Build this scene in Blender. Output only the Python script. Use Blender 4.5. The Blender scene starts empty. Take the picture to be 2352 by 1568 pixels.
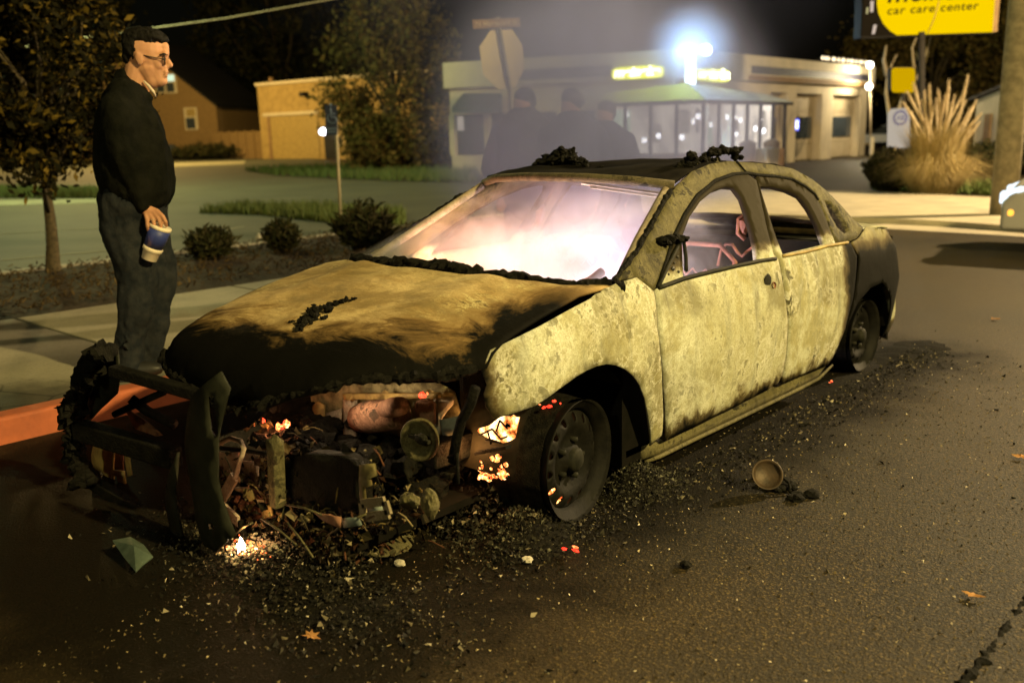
import bpy, bmesh, math, random
import numpy as np
from mathutils import Vector, Matrix, noise, geometry
R = math.radians
random.seed(7)
sc = bpy.context.scene

# ---------------------------------------------------------------- camera
CAM = np.array([3.04, -2.72, 1.512])
YAW, PITCH, ROLL, FPX = -0.74984, 0.21935, -0.0266, 2128.0
def cam_axes():
    cy, sy, cp, sp = math.cos(YAW), math.sin(YAW), math.cos(PITCH), math.sin(PITCH)
    f = np.array([sy*cp, cy*cp, -sp]); r = np.array([cy, -sy, 0.0]); u = np.cross(r, f)
    c, s = math.cos(ROLL), math.sin(ROLL)
    return c*r + s*u, -s*r + c*u, f
CR, CU, CF = cam_axes()
cd = bpy.data.cameras.new('camera'); cam = bpy.data.objects.new('camera', cd)
sc.collection.objects.link(cam); sc.camera = cam
cd.sensor_width = 36.0; cd.lens = FPX/2352.0*36.0; cd.clip_start = 0.05; cd.clip_end = 2000
m = Matrix.Identity(4)
for i in range(3):
    m[i][0] = CR[i]; m[i][1] = CU[i]; m[i][2] = -CF[i]; m[i][3] = CAM[i]
cam.matrix_world = m
cd.dof.use_dof = True; cd.dof.focus_distance = 3.9; cd.dof.aperture_fstop = 1.9

# ---------------------------------------------------------------- sky, lamps, exposure
W = bpy.data.worlds.new('World'); sc.world = W; W.use_nodes = True
nt = W.node_tree; bg = nt.nodes['Background']
sky = nt.nodes.new('ShaderNodeTexSky'); sky.sky_type = 'NISHITA'; sky.sun_disc = False
sky.sun_elevation = R(2.0); sky.sun_rotation = R(75); sky.air_density = 1.0; sky.dust_density = 2.0
nt.links.new(sky.outputs['Color'], bg.inputs['Color']); bg.inputs['Strength'].default_value = 0.0016
sc.view_settings.view_transform = 'Standard'; sc.view_settings.look = 'None'
sc.view_settings.exposure = 0.0; sc.view_settings.gamma = 1.0
sc.cycles.use_denoising = True
sc.cycles.max_bounces = 6; sc.cycles.volume_bounces = 1
sc.cycles.volume_step_rate = 1.0; sc.cycles.volume_max_steps = 128
sc.cycles.sample_clamp_indirect = 4.0

def lamp(name, kind, loc, power, col, radius=0.1, target=None, angle=None, blend=0.5):
    l = bpy.data.lights.new(name, kind); o = bpy.data.objects.new(name, l)
    sc.collection.objects.link(o); o.location = loc; l.energy = power; l.color = col
    if kind == 'SUN': l.angle = radius
    else: l.shadow_soft_size = radius
    if kind == 'SPOT': l.spot_size = angle; l.spot_blend = blend
    if target is not None:
        o.rotation_euler = (Vector(target)-Vector(loc)).to_track_quat('-Z', 'Y').to_euler()
    return o
SODIUM = (1.0, 0.70, 0.30)
lamp('street_lamp_light', 'POINT', (10.5, 0.2, 7.2), 10800, (1.0, 0.77, 0.29), 0.16)
lamp('near_street_light', 'POINT', (5.5, -15.0, 8.5), 1700, (1.0, 0.92, 0.45), 0.2)
lamp('corner_lamp_light', 'POINT', (5.0, 19.0, 8.0), 20000, (1.0, 0.74, 0.38), 0.2)
lamp('lot_lamp_light', 'POINT', (-26.0, 8.0, 9.0), 4600, (0.80, 1.0, 0.45), 0.25)
lamp('far_lot_lamp_light', 'POINT', (-62.0, 26.0, 11.0), 19000, (1.0, 0.66, 0.22), 0.3)

# ---------------------------------------------------------------- geometry helpers
def ray(px, py):
    return (px-1176.0)/FPX*CR - (py-784.0)/FPX*CU + CF
def at(px, py, axis, v):                       # where the sight line meets a plane across one axis
    d = ray(px, py); return CAM + d*((v-CAM[axis])/d[axis])
def dep(px, py, t): return CAM + ray(px, py)*t
def ground(px, d, z=0.0):                      # point on the ground in this direction at this distance
    a, b = ray(px, 300), ray(px, 400)
    py = 300 + 100*((z-CAM[2])/d - a[2])/(b[2]-a[2])
    p = CAM + ray(px, py)*d; return np.array([p[0], p[1], z])
HF = np.array([CF[0], CF[1], 0.0]); HF /= np.linalg.norm(HF)
HR = np.array([HF[1], -HF[0], 0.0])
def upright(base, px, py, off=0.0):            # meet an upright plane through base that faces the street
    d = ray(px, py); t = (np.dot(np.array(base)-CAM, HF)-off)/np.dot(d, HF)
    return CAM + d*t
def onwall(A, B, px, py):
    A = np.array(A, float); B = np.array(B, float); n = np.array([B[1]-A[1], A[0]-B[0], 0.0]); n /= np.linalg.norm(n)
    d = ray(px, py); return CAM + d*(np.dot(A-CAM, n)/np.dot(d, n))
V3 = lambda p: Vector((float(p[0]), float(p[1]), float(p[2])))
ORG = {}
def link(o, parent=None):
    sc.collection.objects.link(o)
    if parent is not None: o.parent = parent
    return o
def tag(o, label=None, cat=None, group=None, kind=None):
    if label: o['label'] = label
    if cat: o['category'] = cat
    if group: o['group'] = group
    if kind: o['kind'] = kind
    return o
def thing(name, label, cat, loc=(0, 0, 0), group=None, rotz=0.0):
    o = bpy.data.objects.new(name, None); o.empty_display_size = 0.1; link(o)
    o.location = V3(loc); o.rotation_euler = (0, 0, rotz); ORG[o.name] = np.array(loc, float)
    return tag(o, label, cat, group)
def root_org(o):
    while o.parent is not None: o = o.parent
    return ORG.get(o.name, np.zeros(3))
class MB:
    """Collects shapes in world coordinates and links them as one mesh object."""
    def __init__(s): s.v = []; s.f = []; s.sm = []
    def add(s, vs, fs, smooth=False):
        k = len(s.v); s.v += [tuple(float(c) for c in p) for p in vs]
        s.f += [tuple(i+k for i in f) for f in fs]; s.sm += [smooth]*len(fs); return s
    def box(s, c, size, ax=None, rotz=0.0):
        c = np.array(c, float); h = np.array(size, float)/2
        if ax is None:
            q, w = math.cos(rotz), math.sin(rotz)
            ax = (np.array([q, w, 0]), np.array([-w, q, 0]), np.array([0, 0, 1.0]))
        vs = [c + ax[0]*h[0]*i + ax[1]*h[1]*j + ax[2]*h[2]*k for i in (-1, 1) for j in (-1, 1) for k in (-1, 1)]
        return s.add(vs, [(0, 1, 3, 2), (4, 6, 7, 5), (0, 4, 5, 1), (2, 3, 7, 6), (0, 2, 6, 4), (1, 5, 7, 3)])
    def box2(s, a, b):
        a = np.array(a, float); b = np.array(b, float); return s.box((a+b)/2, np.abs(b-a))
    def bar(s, p, q, w, h, up=(0, 0, 1)):
        p = np.array(p, float); q = np.array(q, float); d = q-p; L = np.linalg.norm(d); d = d/L
        u = np.array(up, float); x = np.cross(d, u)
        if np.linalg.norm(x) < 1e-4: x = np.cross(d, np.array([1.0, 0, 0]))
        x /= np.linalg.norm(x); u = np.cross(x, d)
        return s.box((p+q)/2, (L, w, h), (d, x, u))
    def tube(s, pts, rad, n=10, cap=True, smooth=True):
        pts = [np.array(p, float) for p in pts]
        if not hasattr(rad, '__len__'): rad = [rad]*len(pts)
        vs = []; fs = []; x = None
        for i, p in enumerate(pts):
            d = pts[min(i+1, len(pts)-1)] - pts[max(i-1, 0)]; d = d/(np.linalg.norm(d)+1e-9)
            if x is None:
                x = np.cross(d, np.array([0, 0, 1.0]))
                if np.linalg.norm(x) < 0.1: x = np.cross(d, np.array([1.0, 0, 0]))
            x = x - d*np.dot(x, d); x /= np.linalg.norm(x); y = np.cross(d, x)
            for k in range(n):
                a = 2*math.pi*k/n; vs.append(p + rad[i]*(math.cos(a)*x + math.sin(a)*y))
        for i in range(len(pts)-1):
            for k in range(n):
                k2 = (k+1) % n; fs.append((i*n+k, i*n+k2, (i+1)*n+k2, (i+1)*n+k))
        if cap: fs.append(tuple(range(n))[::-1]); fs.append(tuple((len(pts)-1)*n+k for k in range(n)))
        return s.add(vs, fs, smooth)
    def lathe(s, c, axis, prof, n=24, smooth=True, close=False):
        c = np.array(c, float); a = np.array(axis, float); a /= np.linalg.norm(a)
        x = np.cross(a, np.array([0, 0, 1.0]))
        if np.linalg.norm(x) < 0.1: x = np.cross(a, np.array([1.0, 0, 0]))
        x /= np.linalg.norm(x); y = np.cross(a, x); vs = []; fs = []
        for r, h in prof:
            for k in range(n):
                t = 2*math.pi*k/n; vs.append(c + a*h + r*(math.cos(t)*x + math.sin(t)*y))
        m_ = len(prof)
        for i in range(m_-1 if not close else m_):
            j = (i+1) % m_
            for k in range(n):
                k2 = (k+1) % n; fs.append((i*n+k, i*n+k2, j*n+k2, j*n+k))
        return s.add(vs, fs, smooth)
    def prism(s, poly, d):
        """poly: 3-D outline, pushed along the vector d."""
        n = len(poly); poly = [np.array(p, float) for p in poly]; d = np.array(d, float)
        vs = poly + [p+d for p in poly]
        fs = [tuple(range(n))[::-1], tuple(range(n, 2*n))] + [(i, (i+1) % n, n+(i+1) % n, n+i) for i in range(n)]
        return s.add(vs, fs)
    def lump(s, c, r, squash=(1, 1, 1), sub=2, amp=0.3, freq=2.0, seed=0, smooth=False):
        bm = bmesh.new(); bmesh.ops.create_icosphere(bm, subdivisions=sub, radius=1.0)
        vs = []
        for v in bm.verts:
            k = 1 + amp*noise.fractal(v.co*freq + Vector((seed*3.1, seed*1.7, seed)), 1.0, 2.0, 3)
            vs.append((c[0]+v.co.x*k*r*squash[0], c[1]+v.co.y*k*r*squash[1], c[2]+v.co.z*k*r*squash[2]))
        fs = [tuple(v.index for v in f.verts) for f in bm.faces]; bm.free()
        return s.add(vs, fs, smooth)
    def quad(s, a, b, c, d): return s.add([a, b, c, d], [(0, 1, 2, 3)])
    def build(s, name, mat, parent=None, bevel=0.0, seg=2):
        me = bpy.data.meshes.new(name); o = bpy.data.objects.new(name, me)
        link(o, parent); g = root_org(o) if parent is not None else np.zeros(3)
        me.from_pydata([(v[0]-g[0], v[1]-g[1], v[2]-g[2]) for v in s.v], [], s.f)
        me.polygons.foreach_set('use_smooth', s.sm); me.materials.append(mat)
        bm = bmesh.new(); bm.from_mesh(me); bmesh.ops.recalc_face_normals(bm, faces=bm.faces); bm.to_mesh(me); bm.free()
        if bevel:
            b = o.modifiers.new('bevel', 'BEVEL'); b.width = bevel; b.segments = seg; b.limit_method = 'ANGLE'
        return o
def crust(mb, path, r, amp=.8, seed=0, n=12, step=.012, flat_=1.0):
    """a ragged burnt bead that runs along a line"""
    P = [np.array(p, float) for p in path]; Q = []
    for a, b in zip(P[:-1], P[1:]):
        k = max(1, int(np.linalg.norm(b-a)/step)); Q += [a+(b-a)*i/k for i in range(k)]
    Q.append(P[-1]); vs = []; fs = []; x = None
    for i, p in enumerate(Q):
        d = Q[min(i+1, len(Q)-1)]-Q[max(i-1, 0)]; d = d/(np.linalg.norm(d)+1e-9); x = np.cross(d, UP0) if abs(d[2]) < .9 else np.cross(d, np.array([1.0, 0, 0])); x /= np.linalg.norm(x); y = np.cross(x, d)
        big = 1+.9*amp*noise.fractal(Vector(tuple(p))*9+Vector((seed, 0, 0)), 1, 2, 3)
        for j in range(n):
            a = 2*math.pi*j/n; u = math.cos(a)*x*flat_+math.sin(a)*y; k = max(.15, big*(1+amp*noise.fractal(Vector(tuple((p+u*r)*38))+Vector((seed*3, 1, 2)), 1, 2, 3))); vs.append(p+u*r*k)
    for i in range(len(Q)-1):
        for j in range(n): fs.append((i*n+j, i*n+(j+1) % n, (i+1)*n+(j+1) % n, (i+1)*n+j))
    fs.append(tuple(range(n))[::-1]); fs.append(tuple((len(Q)-1)*n+j for j in range(n))); return mb.add(vs, fs)
UP0 = np.array([0, 0, 1.0])
def inpoly(x, y, P):
    c = False; j = len(P)-1
    for i in range(len(P)):
        if (P[i][1] > y) != (P[j][1] > y) and x < (P[j][0]-P[i][0])*(y-P[i][1])/(P[j][1]-P[i][1]) + P[i][0]: c = not c
        j = i
    return c
def densify(P, step):
    out = []
    for i in range(len(P)):
        a = np.array(P[i], float); b = np.array(P[(i+1) % len(P)], float); n = max(1, int(np.linalg.norm(b-a)/step))
        out += [a + (b-a)*k/n for k in range(n)]
    return out
def inset(P, d):
    n = len(P); out = []; area = sum(P[i][0]*P[(i+1) % n][1]-P[(i+1) % n][0]*P[i][1] for i in range(n)); sg = 1 if area > 0 else -1
    for i in range(n):
        a, b, c = np.array(P[i-1], float), np.array(P[i], float), np.array(P[(i+1) % n], float)
        e1 = (b-a)/(np.linalg.norm(b-a)+1e-9); e2 = (c-b)/(np.linalg.norm(c-b)+1e-9)
        nn = np.array([-(e1[1]+e2[1]), e1[0]+e2[0]]); L = np.linalg.norm(nn)
        out.append(b + sg*d*nn/L if L > .3 else b)
    return out
def panel(name, outer, holes, mapf, mat, parent, thick=0.006, step=0.03, out=(1, 0, 0), rough=0.0, seed=0, drop=None):
    """A sheet with holes cut from a curved surface: outline in the surface's own two coordinates, then given thickness."""
    loops = [densify(outer, step)] + [densify(h, step) for h in holes]
    pts = []; edges = []
    for L in loops:
        k = len(pts); pts += [Vector((float(p[0]), float(p[1]))) for p in L]; n = len(L)
        edges += [(k+i, k+(i+1) % n) for i in range(n)]
    O = loops[0]; xs = [p[0] for p in O]; ys = [p[1] for p in O]; rnd = random.Random(seed)
    bp = np.array([(p.x, p.y) for p in pts])
    x = min(xs)
    while x < max(xs):
        y = min(ys)
        while y < max(ys):
            q = (x+rnd.uniform(-.15, .15)*step, y+rnd.uniform(-.15, .15)*step)
            if inpoly(q[0], q[1], O) and not any(inpoly(q[0], q[1], h) for h in loops[1:]) and np.min(np.hypot(bp[:, 0]-q[0], bp[:, 1]-q[1])) > .5*step:
                pts.append(Vector(q))
            y += step
        x += step
    vs, es, fs, *_ = geometry.delaunay_2d_cdt(pts, edges, [], 0, 1e-6)
    F = []
    for f in fs:
        cx = sum(vs[i].x for i in f)/len(f); cy = sum(vs[i].y for i in f)/len(f)
        if inpoly(cx, cy, O) and not any(inpoly(cx, cy, h) for h in loops[1:]) and not (drop and drop(cx, cy)): F.append(tuple(f))
    P = [np.array(mapf(v.x, v.y), float) for v in vs]
    if rough:
        P = [p + np.array(out)*rough*noise.fractal(Vector(tuple(p))*5 + Vector((seed, 0, 0)), 1.0, 2.0, 4) for p in P]
    nrm = np.zeros(3)
    for f in F: nrm += np.cross(P[f[1]]-P[f[0]], P[f[2]]-P[f[0]])
    if np.dot(nrm, np.array(out)) < 0: F = [f[::-1] for f in F]
    me = bpy.data.meshes.new(name); o = bpy.data.objects.new(name, me); link(o, parent)
    g = root_org(o) if parent is not None else np.zeros(3)
    me.from_pydata([tuple(p-g) for p in P], [], F); me.polygons.foreach_set('use_smooth', [True]*len(F)); me.materials.append(mat)
    bm = bmesh.new(); bm.from_mesh(me)
    bmesh.ops.delete(bm, geom=[v for v in bm.verts if not v.link_faces], context='VERTS'); bm.to_mesh(me); bm.free()
    if thick:
        s = o.modifiers.new('thickness', 'SOLIDIFY'); s.thickness = thick; s.offset = -1.0
    return o
def blob(name, shapes, mat, parent, voxel=0.012, smooth=4, fac=0.5):
    """Tapered capsules and ellipsoids grown together into one continuous skin."""
    mb = MB()
    for sh in shapes:
        if sh[0] == 'cap':
            p, q, r0, r1 = np.array(sh[1], float), np.array(sh[2], float), sh[3], sh[4]
            d = q-p; L = np.linalg.norm(d)+1e-6; d = d/L; pts = []; rr = []
            for k in range(5): a = -math.pi/2+math.pi/2*k/4; pts.append(p+d*r0*math.sin(a)*.999); rr.append(max(1e-4, r0*math.cos(a)))
            for k in range(5): a = math.pi/2*k/4; pts.append(q+d*r1*math.sin(a)*.999); rr.append(max(1e-4, r1*math.cos(a)))
            mb.tube(pts, rr, 14)
        else:
            c, rad, ax = np.array(sh[1], float), sh[2], sh[3]
            vs = []; fs = []; n, mm = 18, 12
            for i in range(mm+1):
                th = math.pi*i/mm
                for k in range(n):
                    ph = 2*math.pi*k/n; u = (max(math.sin(th), 1e-3)*math.cos(ph)*rad[0], max(math.sin(th), 1e-3)*math.sin(ph)*rad[1], math.cos(th)*rad[2])
                    vs.append(c + ax[0]*u[0] + ax[1]*u[1] + ax[2]*u[2])
            for i in range(mm):
                for k in range(n): fs.append((i*n+k, i*n+(k+1) % n, (i+1)*n+(k+1) % n, (i+1)*n+k))
            fs.append(tuple(range(n))); fs.append(tuple(mm*n+k for k in range(n))[::-1]); mb.add(vs, fs, True)
    o = mb.build(name, mat, parent)
    r = o.modifiers.new('skin', 'REMESH'); r.mode = 'VOXEL'; r.voxel_size = voxel; r.use_smooth_shade = True
    if smooth:
        s = o.modifiers.new('smooth', 'SMOOTH'); s.iterations = smooth; s.factor = fac
    dg = bpy.context.evaluated_depsgraph_get(); dg.update()
    me = bpy.data.meshes.new_from_object(o.evaluated_get(dg)); me.name = name
    o.modifiers.clear(); old = o.data; o.data = me; bpy.data.meshes.remove(old)
    me.materials.clear(); me.materials.append(mat)
    me.polygons.foreach_set('use_smooth', [True]*len(me.polygons))
    return o
def text_mesh(name, body, mat, parent, origin, xdir, ydir, size, depth=0.02, shear=0.0, bold=0.0, width=None, space=1.0):
    """Lettering as real geometry standing on a board."""
    cu = bpy.data.curves.new(name, 'FONT'); cu.body = body; cu.size = 1.0; cu.shear = shear; cu.offset = bold; cu.extrude = 0.0; cu.space_character = space
    t = bpy.data.objects.new(name, cu); sc.collection.objects.link(t)
    dg = bpy.context.evaluated_depsgraph_get(); dg.update()
    me = bpy.data.meshes.new_from_object(t.evaluated_get(dg)); bpy.data.objects.remove(t)
    X = np.array(xdir, float); X /= np.linalg.norm(X); Y = np.array(ydir, float); Y /= np.linalg.norm(Y); Z = np.cross(X, Y)
    w = max(v.co.x for v in me.vertices)-min(v.co.x for v in me.vertices); kx = (width/w) if width else size
    vs = [np.array(origin)+X*v.co.x*kx+Y*v.co.y*size+Z*depth for v in me.vertices]
    fs = [tuple(p.vertices) for p in me.polygons]; bpy.data.meshes.remove(me)
    mb = MB(); mb.add(vs, fs); o = mb.build(name, mat, parent)
    s = o.modifiers.new('thickness', 'SOLIDIFY'); s.thickness = max(0.004, depth*.8); s.offset = 0
    return o
def copy_tree(o, parent=None):
    c = o.copy(); sc.collection.objects.link(c); c.parent = parent
    for ch in [x for x in bpy.data.objects if x.parent == o]: copy_tree(ch, c)
    return c

# ---------------------------------------------------------------- materials
class NT:
    def __init__(s, name):
        s.m = bpy.data.materials.new(name); s.m.use_nodes = True; s.t = s.m.node_tree; s.n = s.t.nodes
        s.b = s.n['Principled BSDF']; s.out = s.n['Material Output']
        s.co = s.n.new('ShaderNodeTexCoord').outputs['Object']
    def lk(s, a, b): s.t.links.new(a, b)
    def noise(s, scale, detail=6, rough=.6, vec=None, dist=0.0):
        n = s.n.new('ShaderNodeTexNoise'); n.inputs['Scale'].default_value = scale; n.inputs['Detail'].default_value = detail
        n.inputs['Roughness'].default_value = rough; n.inputs['Distortion'].default_value = dist
        s.lk(vec if vec is not None else s.co, n.inputs['Vector']); return n.outputs['Fac']
    def voro(s, scale, feat='F1', vec=None, rnd=1.0):
        n = s.n.new('ShaderNodeTexVoronoi'); n.feature = feat; n.inputs['Scale'].default_value = scale; n.inputs['Randomness'].default_value = rnd
        s.lk(vec if vec is not None else s.co, n.inputs['Vector']); return n.outputs['Distance']
    def ramp(s, fac, stops, interp='LINEAR'):
        n = s.n.new('ShaderNodeValToRGB'); n.color_ramp.interpolation = interp; e = n.color_ramp.elements
        while len(e) < len(stops): e.new(.5)
        for k, (p, c) in enumerate(stops):
            e[k].position = p; e[k].color = (c, c, c, 1) if not hasattr(c, '__len__') else (*c, 1)
        s.lk(fac, n.inputs['Fac']); return n.outputs['Color']
    def mix(s, fac, a, b, mode='MIX'):
        n = s.n.new('ShaderNodeMix'); n.data_type = 'RGBA'; n.blend_type = mode
        for sock, val in ((n.inputs['Factor'], fac), (n.inputs[6], a), (n.inputs[7], b)):
            if hasattr(val, 'is_linked'): s.lk(val, sock)
            elif hasattr(val, '__len__'): sock.default_value = (*val, 1)
            else: sock.default_value = val
        return n.outputs[2]
    def math(s, op, a, b=0.0, c=None, clamp=False):
        n = s.n.new('ShaderNodeMath'); n.operation = op; n.use_clamp = clamp
        for i, val in enumerate((a, b, c)):
            if val is None: continue
            if hasattr(val, 'is_linked'): s.lk(val, n.inputs[i])
            else: n.inputs[i].default_value = val
        return n.outputs[0]
    def sep(s, vec=None):
        n = s.n.new('ShaderNodeSeparateXYZ'); s.lk(vec if vec is not None else s.co, n.inputs[0]); return n.outputs
    def mapv(s, loc=(0, 0, 0), scale=(1, 1, 1), rot=(0, 0, 0)):
        n = s.n.new('ShaderNodeMapping'); n.inputs['Location'].default_value = loc; n.inputs['Scale'].default_value = scale
        n.inputs['Rotation'].default_value = rot; s.lk(s.co, n.inputs['Vector']); return n.outputs[0]
    def island(s): return s.n.new('ShaderNodeNewGeometry').outputs['Random Per Island']
    def col(s, c):
        if hasattr(c, 'is_linked'): s.lk(c, s.b.inputs['Base Color'])
        else: s.b.inputs['Base Color'].default_value = (*c, 1)
    def set(s, rough=.8, metal=0.0, spec=.4):
        if hasattr(rough, 'is_linked'): s.lk(rough, s.b.inputs['Roughness'])
        else: s.b.inputs['Roughness'].default_value = rough
        s.b.inputs['Metallic'].default_value = metal; s.b.inputs['Specular IOR Level'].default_value = spec
    def bump(s, h, strength=.4, dist=.01):
        n = s.n.new('ShaderNodeBump'); n.inputs['Strength'].default_value = strength; n.inputs['Distance'].default_value = dist
        s.lk(h, n.inputs['Height']); s.lk(n.outputs[0], s.b.inputs['Normal'])
    def emit(s, c, k):
        if hasattr(c, 'is_linked'): s.lk(c, s.b.inputs['Emission Color'])
        else: s.b.inputs['Emission Color'].default_value = (*c, 1)
        if hasattr(k, 'is_linked'): s.lk(k, s.b.inputs['Emission Strength'])
        else: s.b.inputs['Emission Strength'].default_value = k
def plain(name, c1, c2=None, scale=6.0, rough=.8, bump=.2, metal=0.0, spec=.35, lo=.38, hi=.62, bd=.004, detail=6):
    n = NT(name); f = n.noise(scale, detail)
    n.col(n.ramp(f, [(lo, c1), (hi, c2 if c2 else tuple(c*.7 for c in c1))]))
    n.set(rough, metal, spec)
    if bump: n.bump(n.noise(scale*4, 5), bump, bd)
    return n.m
def glow(name, c, k):
    n = NT(name); n.col((0, 0, 0)); n.set(.6, 0, 0); n.emit(c, k); return n.m
def burnt_paint(name, soot=None, blister=0.5, pale=(.57, .60, .50), tan=(.31, .29, .15), dark=(.022, .020, .013), seed=0.0, stretch=(1, 1, 1), grey=(.22, .23, .18), brown=(.085, .06, .022), shade=(.12, .105, .045)):
    n = NT(name); v = n.mapv(loc=(seed, seed*.7, seed*.3), scale=stretch)
    mid_ = tuple(.5*(a+b) for a, b in zip(pale, tan))
    big = n.noise(2.1, 14, .70, v, .35)                       # broad burn zones with crisp borders
    c = n.ramp(big, [(.32, grey), (.40, tan), (.45, mid_), (.50, pale), (.56, mid_), (.60, pale), (.67, grey), (.75, tan)])
    tint = n.noise(.9, 4, .5, n.mapv(loc=(seed+2, 7, 3)), .5)
    c = n.mix(n.ramp(tint, [(.42, .55), (.58, 0.0)]), c, tan); c = n.mix(n.ramp(tint, [(.52, 0.0), (.68, .5)]), c, grey)
    c = n.mix(n.ramp(n.noise(1.9, 9, .68, n.mapv(loc=(seed+1, 1, 9)), .4), [(.40, .75), (.50, .1), (.54, 0.0)]), c, shade)
    med = n.noise(7.5, 12, .70, v, .4)                       # islands of flaked coat
    c = n.mix(n.ramp(med, [(.36, .9*(.3+.7*blister)), (.41, .15), (.44, 0.0), (.585, 0.0), (.60, .6*(.3+.7*blister)), (.66, .15), (.74, .6)]), c, tuple(a*.8 for a in tan))
    c = n.mix(n.ramp(med, [(.545, 0.0), (.575, .7*blister), (.592, 0.0)]), c, tuple(min(.66, a*1.15) for a in pale))
    sm = n.noise(24, 7, .62, v, .6)
    c = n.mix(n.ramp(sm, [(.34, .4), (.46, 0.0), (.62, 0.0), (.70, .4)]), c, tuple(a*.6 for a in tan))
    zone = n.ramp(n.noise(2.6, 5, .6, n.mapv(loc=(seed+4, 2, 1))), [(.58-.24*blister, 0.0), (.66, 1.0)])
    pn = n.noise(15, 9, .68, n.mapv(loc=(seed, 5, 5), scale=stretch), .4)
    halo = n.math('MULTIPLY', zone, n.ramp(pn, [(.50-.03*blister, 0.0), (.56-.038*blister, .9), (.585-.038*blister, .2), (.60-.038*blister, 0.0)]))
    c = n.mix(halo, c, tuple(min(.66, a*1.18) for a in pale))
    pk = n.math('MULTIPLY', zone, n.ramp(pn, [(.60-.038*blister, 0.0), (.618-.038*blister, 1.0)]))
    c = n.mix(n.math('MULTIPLY', pk, .94), c, dark)
    spots = n.math('MULTIPLY', n.ramp(n.voro(26, 'F1', v), [(.16, 1.0), (.24, 0.0)]), n.ramp(n.noise(5, 4, .6, n.mapv(loc=(seed+9, 1, 7))), [(.55, 0.0), (.62, 1.0)]))
    c = n.mix(n.math('MULTIPLY', spots, .6*blister+.15), c, dark)
    grit = n.noise(170, 3, .6, v); c = n.mix(n.ramp(grit, [(.40, .40), (.56, 0.0)]), c, tuple(a*.5 for a in tan))
    streak = n.noise(5, 8, .7, n.mapv(loc=(seed, 3, 0), scale=(1, 2.2, .35)), .3)
    c = n.mix(n.ramp(streak, [(.52, 0.0), (.66, .5)]), c, tuple(.8*a for a in grey)); c = n.mix(n.ramp(streak, [(.64, 0.0), (.72, .6)]), c, brown)
    if soot is not None:
        k = soot(n)
        c = n.mix(n.ramp(k, [(.05, 0.0), (.45, .92)]), c, brown); c = n.mix(n.ramp(k, [(.30, 0.0), (.85, 1.0)]), c, (.0042, .0040, .0030))
        n.lk(n.math('MULTIPLY_ADD', k, -.17, .22), n.b.inputs['Specular IOR Level'])
    n.col(c); n.set(.8, 0.0, .22)
    h = n.math('ADD', n.math('MULTIPLY', pn, .9), n.math('MULTIPLY', med, .8)); h = n.math('ADD', h, n.math('MULTIPLY', grit, .12))
    n.bump(n.math('SUBTRACT', h, n.math('MULTIPLY', pk, .35)), .5, .007)
    return n.m
def soot_axis(axis, a, b, scale=6.0, amp=.12, extra=None):
    """Soot that takes over from coordinate a (clean) to b (black), with a torn edge."""
    def f(n):
        x = n.sep()[axis]; w = n.math('MULTIPLY_ADD', n.math('SUBTRACT', n.noise(scale, 8, .65, None, .5), .5), amp*4, x)
        mr = n.n.new('ShaderNodeMapRange'); mr.interpolation_type = 'SMOOTHSTEP'
        mr.inputs['From Min'].default_value = a; mr.inputs['From Max'].default_value = b; n.lk(w, mr.inputs['Value']); r = mr.outputs[0]
        if extra: r = n.math('MAXIMUM', r, extra(n))
        return r
    return f
def soot_expr(*fs):
    def f(n):
        r = None
        for g in fs: q = g(n); r = q if r is None else n.math('MAXIMUM', r, q)
        return r
    return f
def soot_frame(n):
    return n.math('MULTIPLY', soot_axis(2, .885, .96, 9, .03)(n), .74)
def soot_hood(n):
    X, Y, Z = n.sep(); ax = n.math('ADD', X, 0.0)
    # black along the nose, along the driver-side edge; torn edge by noise
    w = n.math('MULTIPLY', n.math('SUBTRACT', n.noise(2.6, 10, .72, n.mapv(scale=(.7, 1.9, 1), rot=(0, 0, .35)), 1.0), .5), 1.0)
    lim = n.math('MULTIPLY_ADD', n.math('POWER', n.math('MAXIMUM', n.math('ADD', X, .02), 0.0), 2.0), .46, -.81)
    d = n.math('SUBTRACT', n.math('ADD', lim, w), Y)
    mr = n.n.new('ShaderNodeMapRange'); mr.interpolation_type = 'SMOOTHSTEP'
    mr.inputs['From Min'].default_value = -.30; mr.inputs['From Max'].default_value = .14; n.lk(d, mr.inputs['Value'])
    xe = n.math('MULTIPLY_ADD', n.math('SUBTRACT', n.noise(4, 9, .7, n.mapv(scale=(1.5, .8, 1)), .6), .5), .5, X)
    m2 = n.n.new('ShaderNodeMapRange'); m2.interpolation_type = 'SMOOTHSTEP'; m2.inputs['From Min'].default_value = .56; m2.inputs['From Max'].default_value = .84; n.lk(xe, m2.inputs['Value'])
    fy = n.n.new('ShaderNodeMapRange'); fy.inputs['From Min'].default_value = .32; fy.inputs['From Max'].default_value = -.15; n.lk(Y, fy.inputs['Value'])
    return n.math('MAXIMUM', mr.outputs[0], n.math('MULTIPLY', m2.outputs[0], fy.outputs[0]))
M = {}
M['door'] = burnt_paint('burnt_door_paint', soot_expr(soot_axis(2, .30, .10, 7, .10), soot_frame), .5, seed=1.0)
M['fender'] = burnt_paint('blistered_fender_paint', soot_expr(soot_axis(1, -.40, -.56, 9, .05)), 1.0, seed=3.0)
M['reardoor'] = burnt_paint('burnt_rear_door_paint', soot_expr(soot_axis(1, 2.33, 2.50, 5, .06), soot_axis(2, .28, .13, 8, .07), soot_frame), .3, seed=5.0)
M['quarter'] = burnt_paint('sooty_quarter_paint', soot_axis(2, .93, .70, 4, .05), .3, pale=(.36, .32, .18), seed=8.0)
M['hood'] = burnt_paint('burnt_hood_paint', soot_hood, .18, pale=(.64, .50, .25), tan=(.36, .25, .095), grey=(.21, .17, .085), brown=(.19, .115, .04), shade=(.17, .115, .04), seed=11.0, stretch=(.8, 1.8, 1))
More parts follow.
